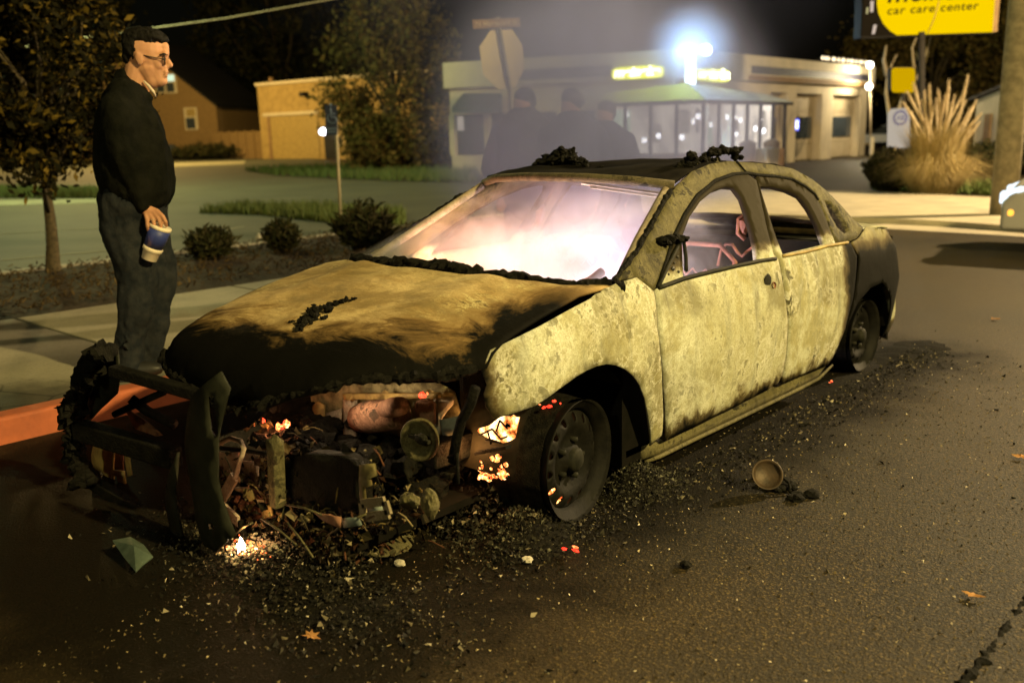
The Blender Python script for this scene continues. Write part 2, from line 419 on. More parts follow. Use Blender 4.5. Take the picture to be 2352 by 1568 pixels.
M['rail'] = burnt_paint('scorched_pillar_paint', None, .9, pale=(.135, .12, .058), tan=(.055, .048, .022), grey=(.028, .025, .014), dark=(.008, .0075, .005), seed=14.0)
M['frame'] = burnt_paint('scorched_frame_paint', None, .9, pale=(.12, .10, .06), tan=(.05, .042, .024), grey=(.03, .026, .016), dark=(.012, .011, .008), seed=17.0)
M['roof'] = plain('charred_roof', (.0035, .0033, .0028), (.012, .0105, .008), 5, .95, .6, spec=.03)
M['ash_metal'] = burnt_paint('ashy_bare_metal', None, .5, pale=(.42, .36, .28), tan=(.26, .19, .13), seed=23.0)
M['rust'] = plain('fresh_rust', (.20, .085, .04), (.10, .045, .025), 14, .85, .5)
M['char'] = plain('black_char', (.0035, .0033, .0026), (.009, .0085, .006), 22, .85, .8, bd=.012, spec=.10)
M['char_soft'] = plain('dull_soot_metal', (.008, .0085, .006), (.022, .021, .014), 9, .7, .4, spec=.12)
M['plate'] = plain('sooty_green_grey_steel', (.006, .007, .0045), (.024, .025, .016), 4, .7, .5, spec=.12)
M['wheel'] = plain('sooty_wheel_steel', (.002, .0019, .0014), (.0065, .006, .004), 12, .7, .5, spec=.15)
M['tyre'] = plain('burnt_tyre_crust', (.003, .0028, .002), (.012, .011, .0075), 35, .9, 1.0, bd=.012, spec=.1)
M['olive'] = plain('olive_scorched_steel', (.16, .13, .05), (.07, .06, .025), 16, .7, .5)
M['yellow_metal'] = plain('yellowed_steel', (.42, .31, .10), (.20, .14, .05), 12, .65, .4)
M['pink_metal'] = plain('pinkish_oxidised_steel', (.34, .165, .10), (.18, .09, .055), 8, .8, .4)
M['scorched_pink'] = burnt_paint('scorched_pinkish_steel', None, 1.0, pale=(.34, .19, .125), tan=(.19, .095, .058), grey=(.10, .07, .05), shade=(.06, .035, .022), seed=31.0)
M['white_ash'] = plain('white_ash', (.55, .52, .45), (.30, .27, .20), 14, .9, .5)
M['teal_glass'] = plain('greenish_melted_plastic', (.085, .115, .09), (.03, .045, .036), 7, .4, .3)
M['bluish'] = plain('bluish_ash_metal', (.20, .24, .22), (.10, .12, .11), 10, .7, .4)
M['wire'] = plain('burnt_spring_wire', (.30, .13, .09), (.16, .07, .05), 20, .7, .2)
n = NT('glowing_ember_orange'); n.col((.01, .01, .01)); n.emit(n.ramp(n.noise(50, 3, .6), [(.40, (1.0, .10, .02)), (.55, (1.0, .36, .08)), (.66, (1.0, .7, .3))]), n.math('MULTIPLY_ADD', n.noise(50, 3, .6), 16.0, -5.4)); M['ember'] = n.m
n = NT('glowing_ember_red'); n.col((.01, .01, .01)); n.emit(n.ramp(n.island(), [(0, (1.0, .02, .01)), (.6, (1.0, .06, .02)), (1, (1.0, .3, .08))]), n.math('MULTIPLY_ADD', n.noise(60, 3, .6), 14.0, -4.0)); M['ember_red'] = n.m
M['fire'] = glow('flame', (1.0, .62, .22), 26)
M['dark'] = plain('dark_void_steel', (.004, .004, .003), (.008, .007, .006), 8, .9, .2, spec=.05)
# setting
def asphalt_mat():
    n = NT('coarse_asphalt'); X, Y, Z = n.sep()
    agg = n.voro(95, 'F1'); fine = n.noise(70, 5, .7); big = n.noise(.9, 6, .6); patch = n.noise(.23, 4, .5)
    c = n.ramp(agg, [(.04, (.22, .145, .058)), (.22, (.042, .029, .012)), (.50, (.005, .0038, .002))])
    c = n.mix(n.ramp(fine, [(.54, 0.0), (.70, .85)]), c, (.25, .175, .07)); c = n.mix(n.ramp(n.noise(48, 3, .6, n.mapv(loc=(9, 3, 1))), [(.34, .85), (.46, 0.0)]), c, (.012, .011, .008))
    c = n.mix(n.ramp(big, [(.35, .45), (.62, 0.0)]), c, (.030, .027, .020))
    c = n.mix(n.ramp(patch, [(.42, 0.0), (.6, .35)]), c, (.095, .066, .028))
    # scorched ground under and round the wreck, car front's shadow painted in, torn edge
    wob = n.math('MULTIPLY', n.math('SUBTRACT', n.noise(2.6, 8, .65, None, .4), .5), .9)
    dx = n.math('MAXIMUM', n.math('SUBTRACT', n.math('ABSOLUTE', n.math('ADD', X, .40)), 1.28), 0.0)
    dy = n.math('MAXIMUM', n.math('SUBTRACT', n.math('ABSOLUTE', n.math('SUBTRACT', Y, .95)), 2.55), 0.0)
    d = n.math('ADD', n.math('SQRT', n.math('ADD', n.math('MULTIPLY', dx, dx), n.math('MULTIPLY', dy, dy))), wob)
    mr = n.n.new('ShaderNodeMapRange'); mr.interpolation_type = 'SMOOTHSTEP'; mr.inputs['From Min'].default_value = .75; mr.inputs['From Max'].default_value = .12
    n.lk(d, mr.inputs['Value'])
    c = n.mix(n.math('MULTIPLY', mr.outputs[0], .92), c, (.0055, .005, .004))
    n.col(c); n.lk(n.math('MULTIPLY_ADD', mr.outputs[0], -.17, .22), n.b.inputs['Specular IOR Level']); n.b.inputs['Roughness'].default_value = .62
    n.bump(n.math('ADD', n.math('MULTIPLY', agg, -.5), n.math('MULTIPLY', n.noise(150, 4, .7), 1.0)), .7, .007); return n.m
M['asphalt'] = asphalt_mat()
def lot_mat():
    n = NT('lot_asphalt'); c = n.ramp(n.noise(.5, 6, .6), [(.35, (.065, .068, .045)), (.65, (.10, .102, .065))])
    c = n.mix(n.ramp(n.noise(30, 4, .6), [(.45, 0.0), (.7, .5)]), c, (.06, .06, .045))
    n.col(c); n.set(.8, 0, .25); n.bump(n.noise(40, 4), .4, .01); return n.m
M['lot'] = lot_mat()
def walk_mat():
    n = NT('concrete_walk'); X, Y, Z = n.sep()
    c = n.ramp(n.noise(1.6, 8, .65), [(.3, (.20, .19, .135)), (.65, (.30, .28, .20))])
    c = n.mix(n.ramp(n.noise(60, 4, .6), [(.5, 0.0), (.72, .5)]), c, (.12, .11, .08))
    # soot washed over the slab next to the wreck
    wob = n.math('MULTIPLY', n.math('SUBTRACT', n.noise(2.2, 8, .65), .5), 1.0)
    dd = n.math('ADD', n.math('ADD', n.math('MULTIPLY', n.math('ABSOLUTE', n.math('ADD', Y, .95)), .55), n.math('MULTIPLY', n.math('ABSOLUTE', n.math('ADD', X, 2.0)), .9)), wob)
    mr = n.n.new('ShaderNodeMapRange'); mr.interpolation_type = 'SMOOTHSTEP'; mr.inputs['From Min'].default_value = 1.0; mr.inputs['From Max'].default_value = .35; n.lk(dd, mr.inputs['Value'])
    c = n.mix(n.math('MULTIPLY', mr.outputs[0], .85), c, (.022, .020, .014))
    crack = n.ramp(n.voro(2.6, 'DISTANCE_TO_EDGE', n.mapv(scale=(1, 1.3, 1))), [(.0, 1.0), (.035, 0.0)])
    c = n.mix(n.math('MULTIPLY', n.math('MULTIPLY', crack, mr.outputs[0]), .9), c, (.01, .01, .008))
    n.col(c); n.set(.85, 0, .25); n.bump(n.noise(60, 5), .35, .006); return n.m
M['walk'] = walk_mat()
M['cream_walk'] = plain('pale_concrete', (.48, .42, .30), (.38, .33, .24), 2.0, .85, .3)
M['redkerb'] = plain('red_painted_kerb', (.46, .125, .052), (.30, .085, .04), 7, .75, .4, lo=.35, hi=.7)
M['greykerb'] = plain('grey_kerb', (.28, .26, .2), (.2, .18, .14), 5, .8, .3)
M['mulch'] = plain('dark_mulch', (.050, .034, .016), (.018, .013, .008), 30, .95, 1.0, bd=.03)
M['grass'] = plain('grass_blade', (.06, .10, .02), (.10, .12, .03), 8, .8, 0)
M['strip'] = plain('worn_concrete_strip', (.30, .29, .18), (.22, .21, .14), 2, .9, .2)
M['yellow_line'] = plain('yellow_stop_paint', (.55, .45, .04), (.4, .33, .05), 4, .8, .2)
M['bark'] = plain('tree_bark', (.10, .075, .038), (.05, .038, .02), 24, .9, .8, bd=.02)
M['bark_pale'] = plain('pale_bare_bark', (.42, .34, .20), (.25, .20, .12), 14, .8, .4)
def leaf_mat(name, cols):
    n = NT(name); n.col(n.ramp(n.island(), [(k/(len(cols)-1), c) for k, c in enumerate(cols)])); n.set(.8, 0, .06)
    n.b.inputs['Transmission Weight'].default_value = 0; return n.m
M['leaf_brown'] = leaf_mat('autumn_leaf', [(.006, .006, .003), (.012, .011, .004), (.008, .008, .003), (.02, .017, .006), (.009, .009, .004), (.16, .11, .02), (.008, .008, .003)])
M['leaf_mid'] = leaf_mat('brown_green_leaf', [(.05, .04, .012), (.10, .07, .02), (.06, .055, .016), (.13, .09, .025)])
M['leaf_dark'] = leaf_mat('dark_leaf', [(.016, .02, .008), (.03, .03, .012), (.045, .04, .015)])
M['pampas'] = leaf_mat('dry_grass', [(.30, .22, .09), (.42, .32, .15), (.22, .17, .06), (.50, .40, .22)])
M['plume'] = leaf_mat('pale_plume', [(.50, .40, .26), (.60, .50, .36), (.42, .33, .20)])
M['wood_pole'] = plain('weathered_pole', (.27, .23, .15), (.17, .145, .095), 9, .9, .6)
M['shopwall'] = plain('cream_shop_wall', (.52, .45, .32), (.44, .38, .28), 1.5, .85, .15)
M['fascia'] = plain('pale_fascia', (.56, .50, .38), (.46, .42, .32), 1.2, .8, .1)
M['navy'] = plain('navy_stripe', (.035, .035, .055), (.05, .05, .07), 3, .6, .1)
M['brownband'] = plain('brown_band', (.24, .15, .07), (.18, .11, .05), 3, .8, .1)
M['tanwall'] = plain('tan_block_wall', (.36, .255, .09), (.27, .19, .065), 2.2, .9, .2)
M['brick'] = plain('brown_brick', (.24, .155, .06), (.17, .11, .045), 8, .95, .3)
M['whitewall'] = plain('white_siding', (.55, .48, .33), (.48, .42, .29), 1.5, .85, .1)
M['garage'] = plain('garage_door_panel', (.42, .35, .24), (.36, .30, .2), 2, .7, .1)
M['glass_dark'] = plain('dark_window_glass', (.03, .04, .05), (.05, .06, .07), 3, .15, 0, spec=.6)
M['post_dark'] = plain('dark_bronze_metal', (.03, .026, .024), (.022, .02, .018), 3, .7, 0, spec=.1)
M['signback'] = plain('bare_sign_aluminium', (.92, .76, .52), (.85, .70, .48), 5, .6, .05)
M['greenpost'] = plain('sign_post_steel', (.17, .15, .11), (.12, .11, .08), 10, .6, .2)
M['brown_sign'] = plain('street_sign_face', (.28, .16, .055), (.24, .14, .05), 5, .6, .05)
M['sign_white'] = plain('sign_letter', (.55, .40, .2), (.5, .36, .18), 5, .6, 0)
M['blue_sign'] = plain('dark_blue_sign', (.018, .028, .07), (.014, .02, .05), 5, .5, .05)
M['blue_letter'] = plain('pale_blue_symbol', (.10, .15, .25), (.09, .13, .22), 5, .5, 0)
M['galv'] = plain('galvanised_post', (.40, .33, .22), (.32, .27, .18), 9, .6, .2)
M['awning_teal'] = plain('pale_metal_roof', (.60, .68, .70), (.5, .58, .6), 2, .6, .1)
M['awning_yellow'] = plain('yellow_green_roof', (.50, .50, .05), (.4, .4, .05), 2, .7, .1)
M['awning_green'] = plain('dark_green_awning', (.03, .055, .035), (.02, .04, .025), 3, .8, .1)
M['black'] = plain('black_paint', (.012, .012, .011), (.02, .02, .018), 4, .5, .1)
M['neon'] = glow('neon_white_yellow', (1.0, .98, .55), 18)
M['neon_rim'] = glow('neon_yellow', (.95, 1.0, 0.0), 4.5)
M['led'] = glow('led_blue_white', (.80, .92, 1.0), 16)
M['glint_bead'] = glow('glint_glow', (1.0, .80, .5), 2.6)
M['white_lamp'] = glow('white_lamp_glass', (.95, .95, 1.0), 6)
M['globe'] = glow('lamp_globe', (1.0, .92, .75), 9)
M['tv'] = glow('blue_lit_screen', (.45, .5, 1.0), 4)
M['tv_rim'] = glow('deep_blue_glow', (.10, .10, 1.0), 1.5)
M['shop_glass'] = None
M['yellow_face'] = glow('backlit_yellow_face', (1.0, .66, .0), .98)
M['white_face'] = glow('lit_white_face', (.85, .74, .60), .55)
M['yellow_dim'] = glow('lit_yellow_face', (1.0, .60, .0), .62)
M['sign_pink'] = glow('lit_pink_slash', (1.0, .78, .62), .7)
M['sign_ink'] = plain('sign_black_ink', (.006, .005, .004), (.006, .005, .004), 3, .8, 0, spec=.03)
M['winlit'] = glow('lit_window_greenish', (.75, .95, .68), 1.0)
M['headlight'] = glow('car_headlight', (.80, .92, 1.0), 1.5)
M['amber'] = glow('amber_signal', (1.0, .42, .05), 2.2)
M['redlamp'] = glow('red_tail_light', (1.0, .20, .08), 2.0)
M['carpaint_dark'] = plain('dark_grey_car_paint', (.32, .31, .31), (.27, .26, .26), 1.5, .35, 0, spec=.6)
M['carpaint_pale'] = plain('pale_blue_car_paint', (.35, .42, .55), (.30, .37, .5), 2, .3, 0, spec=.6)
M['skin'] = plain('skin', (.50, .26, .15), (.44, .215, .12), 14, .6, .1, lo=.35, hi=.7)
M['hair'] = plain('black_hair', (.004, .0036, .003), (.009, .008, .006), 60, .7, .8, spec=.12)
M['jacket'] = plain('black_jacket_cloth', (.0045, .0050, .0036), (.0085, .0088, .0062), 12, .95, .5, bd=.01, spec=.06)
M['jeans'] = plain('dark_jeans', (.013, .016, .020), (.026, .028, .030), 16, .95, .5, bd=.008, spec=.06)
M['shirt'] = plain('white_shirt_collar', (.6, .5, .38), (.55, .46, .35), 10, .8, .1)
M['cup_white'] = plain('white_foam_cup', (.78, .68, .52), (.72, .62, .48), 6, .6, .05)
M['cup_blue'] = None
M['cloth_grey'] = plain('dim_dark_clothing', (.010, .010, .010), (.016, .015, .014), 8, .95, .3, spec=.06)
M['cloth_navy'] = plain('dim_navy_clothing', (.007, .008, .011), (.012, .012, .016), 8, .95, .3, spec=.06)
M['lens'] = None
n = NT('glint_mirror'); n.col((.9, .9, .9)); n.set(.12, 1.0, .5); M['lens'] = n.m  # mirror finish for the disc that makes the lens glint
n = NT('printed_cup_label'); c = n.ramp(n.noise(14, 3, .5, n.mapv(scale=(1, 1, .7))), [(.42, (.03, .045, .20)), (.55, (.05, .06, .26)), (.64, (.30, .20, .30)), (.72, (.45, .30, .22))])
n.col(c); n.set(.5, 0, .4); M['cup_blue'] = n.m
n = NT('lit_shop_interior'); X, Y, Z = n.sep()
c = n.ramp(n.noise(.55, 5, .6, n.mapv(scale=(1, 1, .8)), .4), [(.34, (.16, .14, .13)), (.46, (.48, .42, .34)), (.60, (.75, .68, .58)), (.70, (.8, 1.0, .98))])
n.col((.05, .05, .05)); n.set(.8, 0, 0); n.emit(c, 2.2); M['interior'] = n.m
def debris_mat():
    n = NT('ash_and_debris'); r = n.island()
    n.col(n.ramp(r, [(.0, (.004, .0038, .003)), (.62, (.011, .010, .007)), (.82, (.04, .035, .02)), (.92, (.12, .10, .06)), (.98, (.28, .24, .16)), (1.0, (.45, .4, .3))]))
    n.set(.75, 0, .2); return n.m
M['debris'] = debris_mat()
M['scrap'] = leaf_mat('mixed_burnt_scrap', [(.004, .004, .003), (.008, .007, .005), (.05, .038, .015), (.006, .006, .004), (.16, .12, .045), (.01, .009, .006), (.10, .045, .025), (.004, .004, .003), (.22, .18, .10), (.005, .005, .004)])
n = NT('fire_behind_mesh'); f_ = n.noise(26, 4, .6); n.col((0, 0, 0)); n.emit(n.ramp(f_, [(.40, (1.0, .20, .03)), (.5, (1.0, .46, .13)), (.62, (1.0, .74, .38))]), n.math('MULTIPLY_ADD', f_, 15.0, -4.8)); M['firesheet'] = n.m
# ================================================================ the setting
def sheet(name, poly, z, mat, thick=None, kind='structure'):
    mb = MB(); P = [np.array([p[0], p[1], z]) for p in poly]
    if thick: mb.prism([p-np.array([0, 0, thick]) for p in P], (0, 0, thick))
    else: mb.add(P, [tuple(range(len(P)))])
    return tag(mb.build(name, mat), kind=kind)
g2 = lambda px, py, z=0.0: at(px, py, 2, z)
def gpoly(pix, z=0.0): return [g2(x, y, z) for x, y in pix]
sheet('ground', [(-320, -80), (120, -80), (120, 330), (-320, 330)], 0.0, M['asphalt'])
b = MB()
for k in range(-7, 4): b.box2((-5.1, k*2.0+.012, -.02), (-2.22, k*2.0+1.988, .14))
tag(b.build('pavement', M['walk'], None, .008), kind='structure')
tag(MB().box2((-2.22, -14, -.05), (-2.07, 3.2, .146)).build('kerb', M['redkerb'], None, .02), kind='structure')
tag(MB().box2((-2.22, 3.2, -.05), (-2.07, 8.0, .146)).build('kerb_plain', M['greykerb'], None, .02), kind='structure')
mu = MB()
NX, NY = 26, 150
vs = []
for i in range(NX+1):
    for j in range(NY+1):
        x = -8.2 + 3.1*i/NX; y = -16 + 26*j/NY; e = min(1, 4*min(i, NX-i)/NX)
        vs.append((x, y, .125 + .05*e*(1+noise.fractal(Vector((x*2, y*2, 0)), 1, 2, 3)) + .02*noise.noise(Vector((x*9, y*9, 1)))))
mu.add(vs, [(i*(NY+1)+j, (i+1)*(NY+1)+j, (i+1)*(NY+1)+j+1, i*(NY+1)+j+1) for i in range(NX) for j in range(NY)], True)
tag(mu.build('planting_bed', M['mulch']), kind='structure')
ch = MB(); rn = random.Random(5)
for k in range(3800):
    x = rn.uniform(-8.15, -5.15); y = rn.uniform(-2.5, 8.5); a = rn.uniform(0, 3.14); L = rn.uniform(.02, .07)
    ch.bar((x, y, .19+rn.uniform(-.02, .03)), (x+L*math.cos(a), y+L*math.sin(a), .19+rn.uniform(-.02, .05)), .014, .008)
tag(ch.build('mulch_chips', leaf_mat('mulch_chip', [(.02, .014, .007), (.06, .042, .018), (.03, .02, .01), (.11, .075, .03)])), kind='stuff')
sheet('parking_lot', [(-200, -60), (-8.2, -60), (-8.2, 13.0), (-200, 120)], .06, M['lot'])
sheet('bed_edging', [(-8.36, -16), (-8.2, -16), (-8.2, 10), (-8.36, 10)], .15, M['greykerb'], .2)
pl = MB()
for px0, py0, px1, py1 in ((-60, 603, 285, 572), (-60, 541, 225, 524), (400, 470, 720, 452), (420, 545, 560, 520)):
    a, c = g2(px0, py0, .066), g2(px1, py1, .066); d = (c-a)/np.linalg.norm(c-a); q = np.array([-d[1], d[0], 0])*.05
    pl.quad(a-q, c-q, c+q, a+q)
tag(pl.build('painted_lines', M['strip']), kind='structure')
sheet('lot_strip', gpoly([(380, 374), (565, 369), (560, 377), (380, 384)], .068), .068, M['strip'])
sheet('lit_kerb_strip', gpoly([(-80, 462), (238, 456), (238, 466), (-80, 474)], .07), .07, M['strip'], .08)
sheet('apron_pavement', gpoly([(1380, 489), (1720, 490), (2010, 500), (2160, 507), (2460, 528), (2460, 456), (2260, 452), (1990, 439), (1380, 434)], .09), .09, M['cream_walk'], .12)
sheet('gutter', gpoly([(1380, 497), (2010, 508), (2460, 540), (2460, 552), (2300, 540), (2010, 524), (1380, 508)], .008), .008, M['cream_walk'])
mb = MB(); crust(mb, [g2(a_, b_, -.001) for a_, b_ in ((2205, 1572), (2240, 1535), (2268, 1500), (2300, 1452), (2330, 1412), (2380, 1350))], .0045, 1.4, 3, flat_=2.0)
tag(mb.build('tar_seam', M['char']), kind='structure')
def grass_patch(name, pix, n, h, z=.07, mat='grass', seed=1):
    P = gpoly(pix, z); mb = MB(); rr = random.Random(seed); xs = [p[0] for p in P]; ys = [p[1] for p in P]; k = 0; t = 0
    while k < n and t < n*30:
        t += 1; x, y = rr.uniform(min(xs), max(xs)), rr.uniform(min(ys), max(ys))
        if not inpoly(x, y, P): continue
        a = rr.uniform(0, 6.28); l = h*rr.uniform(.5, 1.2); w = h*.10; dx, dy = math.cos(a), math.sin(a); le = rr.uniform(0, .6)*l; e = rr.uniform(0, 6.28)
        mb.add([(x-dx*w, y-dy*w, z-.02), (x+dx*w, y+dy*w, z-.02), (x+math.cos(e)*le, y+math.sin(e)*le, z+l)], [(0, 1, 2)]); k += 1
    sheet(name+'_soil', P, z+.002, M['mulch'])
    return tag(mb.build(name, M[mat]), kind='stuff')
grass_patch('grass_strip', [(-120, 432), (232, 438), (236, 456), (-120, 454)], 5000, .22, seed=2)
grass_patch('grass_verge', [(455, 489), (560, 474), (760, 478), (930, 490), (930, 524), (780, 514), (600, 494)], 3500, .20, seed=3)
grass_patch('grass_lawn', [(560, 392), (820, 385), (1100, 392), (1100, 420), (900, 416), (640, 404)], 3500, .35, seed=4)
grass_patch('weed_verge', [(2010, 436), (2290, 448), (2290, 438), (2000, 424)], 1200, .3, z=.02, seed=5)

# ---------------------------------------------------------------- trees and plants
def leaf_cloud(mb, centre, rad, n, size, rr, clumps, low=0.0, shape=None):
    cs = []
    for k in range(clumps):
        while True:
            u = np.array([rr.uniform(-1, 1) for _ in range(3)])
            if .15 < np.dot(u, u) < 1 and (shape is None or shape(u)): break
        cs.append((np.array(centre)+u*np.array(rad), rr.uniform(.12, .30)*min(rad)))
    for k in range(n):
        c, r = rr.choice(cs); p = c + np.array([rr.gauss(0, .55) for _ in range(3)])*r
        s = size*rr.uniform(.5, 1.2); a = np.array([rr.gauss(0, 1) for _ in range(3)]); a /= np.linalg.norm(a)
        q = np.cross(a, np.array([rr.gauss(0, 1) for _ in range(3)])); q /= np.linalg.norm(q)+1e-6
        mb.add([p-a*s, p+q*s*.5, p+a*s, p-q*s*.5], [(0, 1, 2, 3)])
    return cs
def limbs(mb, base, cs, top, r, rr, n):
    for c, _ in rr.sample(cs, min(n, len(cs))):
        t = rr.uniform(.35, .9); p = np.array(base)*(1-t)+np.array(top)*t; m_ = (p+c)/2 + np.array([rr.uniform(-.1, .1), rr.uniform(-.1, .1), .12])*np.linalg.norm(c-p)
        mb.tube([p, m_, c], [r*.35, r*.22, r*.08], 6)
def tree(name, label, base, top, r, centre, rad, n, size, leafm, barkm, seed, clumps=60, group=None, nl=14, shape=None, bend=.05):
    rr = random.Random(seed); t = thing(name, label, 'tree', base, group); tr = MB(); b_ = np.array(base, float); tp = np.array(top, float)
    pts = [b_+(tp-b_)*k/6 + np.array([rr.uniform(-bend, bend), rr.uniform(-bend, bend), 0])*(k > 0) for k in range(7)]
    tr.tube([b_+np.array([0, 0, -.05])]+pts, [r*1.5, r*1.15]+[r*(1-.11*k) for k in range(1, 7)], 10)
    cr = MB(); cs = leaf_cloud(cr, centre, rad, n, size, rr, clumps, shape=shape); limbs(tr, base, cs, top, r, rr, nl)
    tr.build('trunk', barkm, t); cr.build('crown', leafm, t); return t
b0 = g2(122, 622, .16)
up = lambda px, py, base, off=0: upright(base, px, py, off)
c1 = up(88, 175, b0)
tree('street_tree', 'slim tree with sparse browning leaves, nearest the pavement, left of the standing man', b0, up(96, 250, b0), .075, c1, (.95, .95, 1.35), 11000, .055, M['leaf_brown'], M['bark'], 11, 90, nl=26)
b1 = ground(905, 40.0, .07)
tree('lot_tree', 'broad pointed brown-green tree beyond the lot, before the far shop', b1, up(900, 120, b1), .22, up(895, 190, b1), (3.0, 2.6, 4.3), 17000, .14, M['leaf_mid'], M['bark'], 12, 130, nl=22, shape=lambda u: abs(u[0]) < (.98-.62*max(0, u[2])) and abs(u[1]) < (.98-.62*max(0, u[2])))
b2 = ground(2135, 62.0)
tree('backdrop_tree', 'dim leafy tree rising behind the yellow signs', b2, up(2135, 190, b2), .3, up(2150, 130, b2), (6.5, 4.0, 4.2), 7000, .22, M['leaf_mid'], M['bark'], 13, 110, nl=18)
b3 = ground(2330, 70.0)
tree('backdrop_tree', 'dark tree behind the pale house and utility pole', b3, up(2330, 170, b3), .3, up(2340, 130, b3), (6.0, 4.0, 5.0), 4500, .25, M['leaf_dark'], M['bark'], 14, 90, nl=14)
b4 = ground(640, 120.0)
tree('backdrop_tree', 'nearly black tree behind the tan block building', b4, up(650, 150, b4), .5, up(600, 60, b4), (13, 8, 9.5), 5000, .5, M['leaf_dark'], M['bark'], 15, 110, nl=12)
b5 = ground(90, 125.0)
tree('backdrop_tree', 'nearly black tree behind the brick gable house', b5, up(90, 150, b5), .5, up(150, 90, b5), (14, 8, 9), 5000, .5, M['leaf_dark'], M['bark'], 16, 110, nl=12)
# bare trees lit by the lamps beside the shop
def bare_tree(label, base, paths, r, seed, group='bare forked trees by the shop'):
    t = thing('bare_tree', label, 'tree', base, group); tr = MB()
    tr.tube([np.array(base)]+[up(x, y, base) for x, y in paths[0]], [r*1.2]+[r]*len(paths[0]), 8)
    tr.build('trunk', M['bark_pale'], t); br = MB()
    for P in paths[1:]:
        Q = [up(x, y, base, .1*random.Random(seed+len(P)).uniform(-1, 1)) for x, y in P]; br.tube(Q, [r*(.85-.6*k/(len(Q)-1)) for k in range(len(Q))], 7)
    br.build('branch', M['bark_pale'], t)
bare_tree('pale bare tree forking in a V between the shop corner and the yellow signs', ground(2050, 33), [[(2053, 350), (2053, 292)], [(2053, 295), (2042, 262), (2035, 215), (2038, 170), (2060, 125)], [(2053, 295), (2065, 250), (2080, 205), (2100, 160), (2095, 110), (2110, 75)], [(2085, 200), (2105, 180), (2122, 150), (2130, 110)], [(2037, 175), (2030, 140), (2036, 105)]], .10, 3)
bare_tree('thin bare tree rising out of the pampas plumes', ground(2112, 27), [[(2114, 350), (2118, 200)], [(2118, 205), (2120, 150), (2116, 110), (2122, 85)], [(2119, 160), (2132, 120), (2138, 85), (2146, 50)], [(2118, 185), (2112, 150), (2104, 118)]], .05, 4)
def bush(label, base, w, h, n, seed, leafm='leaf_dark', name='shrub', bl=.16, group=None):
    rr = random.Random(seed); t = thing(name, label, 'shrub', base, group); st = MB(); lv = MB(); B = np.array(base, float)
    for k in range(int(n/14)):
        a = rr.uniform(0, 6.28); u = math.sqrt(rr.random()); L = h*rr.uniform(.6, 1.05); sp = w*.5*u
        p0 = B+np.array([math.cos(a), math.sin(a), 0])*sp*.35; p1 = B+np.array([math.cos(a)*sp, math.sin(a)*sp, L*(1-.35*u*u)])
        st.tube([p0, (p0+p1)/2+np.array([0, 0, .03]), p1], [.008, .006, .003], 4)
        for j in range(14):
            f = rr.uniform(.15, 1.0); p = p0+(p1-p0)*f; d = np.array([rr.gauss(0, 1), rr.gauss(0, 1), rr.uniform(.1, 1.4)]); d /= np.linalg.norm(d); s = bl*rr.uniform(.5, 1)
            q = np.cross(d, np.array([rr.gauss(0, 1), rr.gauss(0, 1), .3])); q /= np.linalg.norm(q)
            lv.add([p-q*s*.09, p+d*s*.55-q*s*.14, p+d*s, p+d*s*.5+q*s*.14], [(0, 1, 2, 3)])
    st.build('stem', M['bark'], t); lv.build('foliage', M[leafm], t); return t
bush('low round dark shrub in the mulch just right of the man', g2(487, 598, .16), .58, .40, 2600, 21, bl=.13, group='shrubs along the mulch bed')
bush('narrow shrub flaring upward beside a pale stone in the mulch bed', g2(650, 580, .16), .50, .40, 1700, 22, bl=.13, group='shrubs along the mulch bed')
bush('tall loose shrub at the foot of the blue sign, nearest the smoking car', g2(838, 575, .16), .75, .60, 2600, 23, bl=.16, group='shrubs along the mulch bed')
tag(MB().lump(g2(601, 545, .18), .085, (1, 1, .8), 3, .15).build('pale_stone', M['white_ash']), 'pale round stone lying between the low shrubs in the mulch', 'stone')
bush('clipped dark evergreen ball at the left foot of the pampas grass', g2(2040, 442, .02), 1.15, 1.0, 6000, 24, 'leaf_dark', 'round_shrub', .16)
bush('low dark hedge under the pale house behind the utility pole', ground(2295, 27), 3.4, 1.0, 6000, 25, 'leaf_dark', 'hedge', .3)
bush('long low dark hedge before the brick house', ground(478, 82), 7.5, 1.25, 2500, 26, 'leaf_dark', 'hedge', .8)
# pampas grass
pb = g2(2142, 448, .02); t = thing('pampas_grass', 'big tan pampas grass clump with tall pale plumes, left of the utility pole', 'grass clump', pb)
rr = random.Random(31); bl = MB(); st = MB(); pm = MB()
for k in range(5200):
    a = rr.uniform(0, 6.28); L = rr.uniform(.7, 1.75); r0 = .42*math.sqrt(rr.random()); d = np.array([math.cos(a), math.sin(a), 0])
    if rr.random() < .5: out = L*rr.uniform(.10, .38); h = L*rr.uniform(.82, 1.0); tipz = h
    else: out = L*rr.uniform(.45, .78); h = L*rr.uniform(.45, .75); tipz = h*rr.uniform(.3, .9)
    p0 = pb+d*r0; p1 = pb+d*(r0+out*.42)+np.array([0, 0, h*.72]); p2 = pb+d*(r0+out)+np.array([0, 0, tipz])+np.array([rr.gauss(0, .04), rr.gauss(0, .04), 0])
    q = np.array([-d[1], d[0], 0])*rr.uniform(.004, .008); bl.add([p0-q, p0+q, p1+q*.8, p1-q*.8, p2], [(0, 1, 2, 3), (3, 2, 4)])
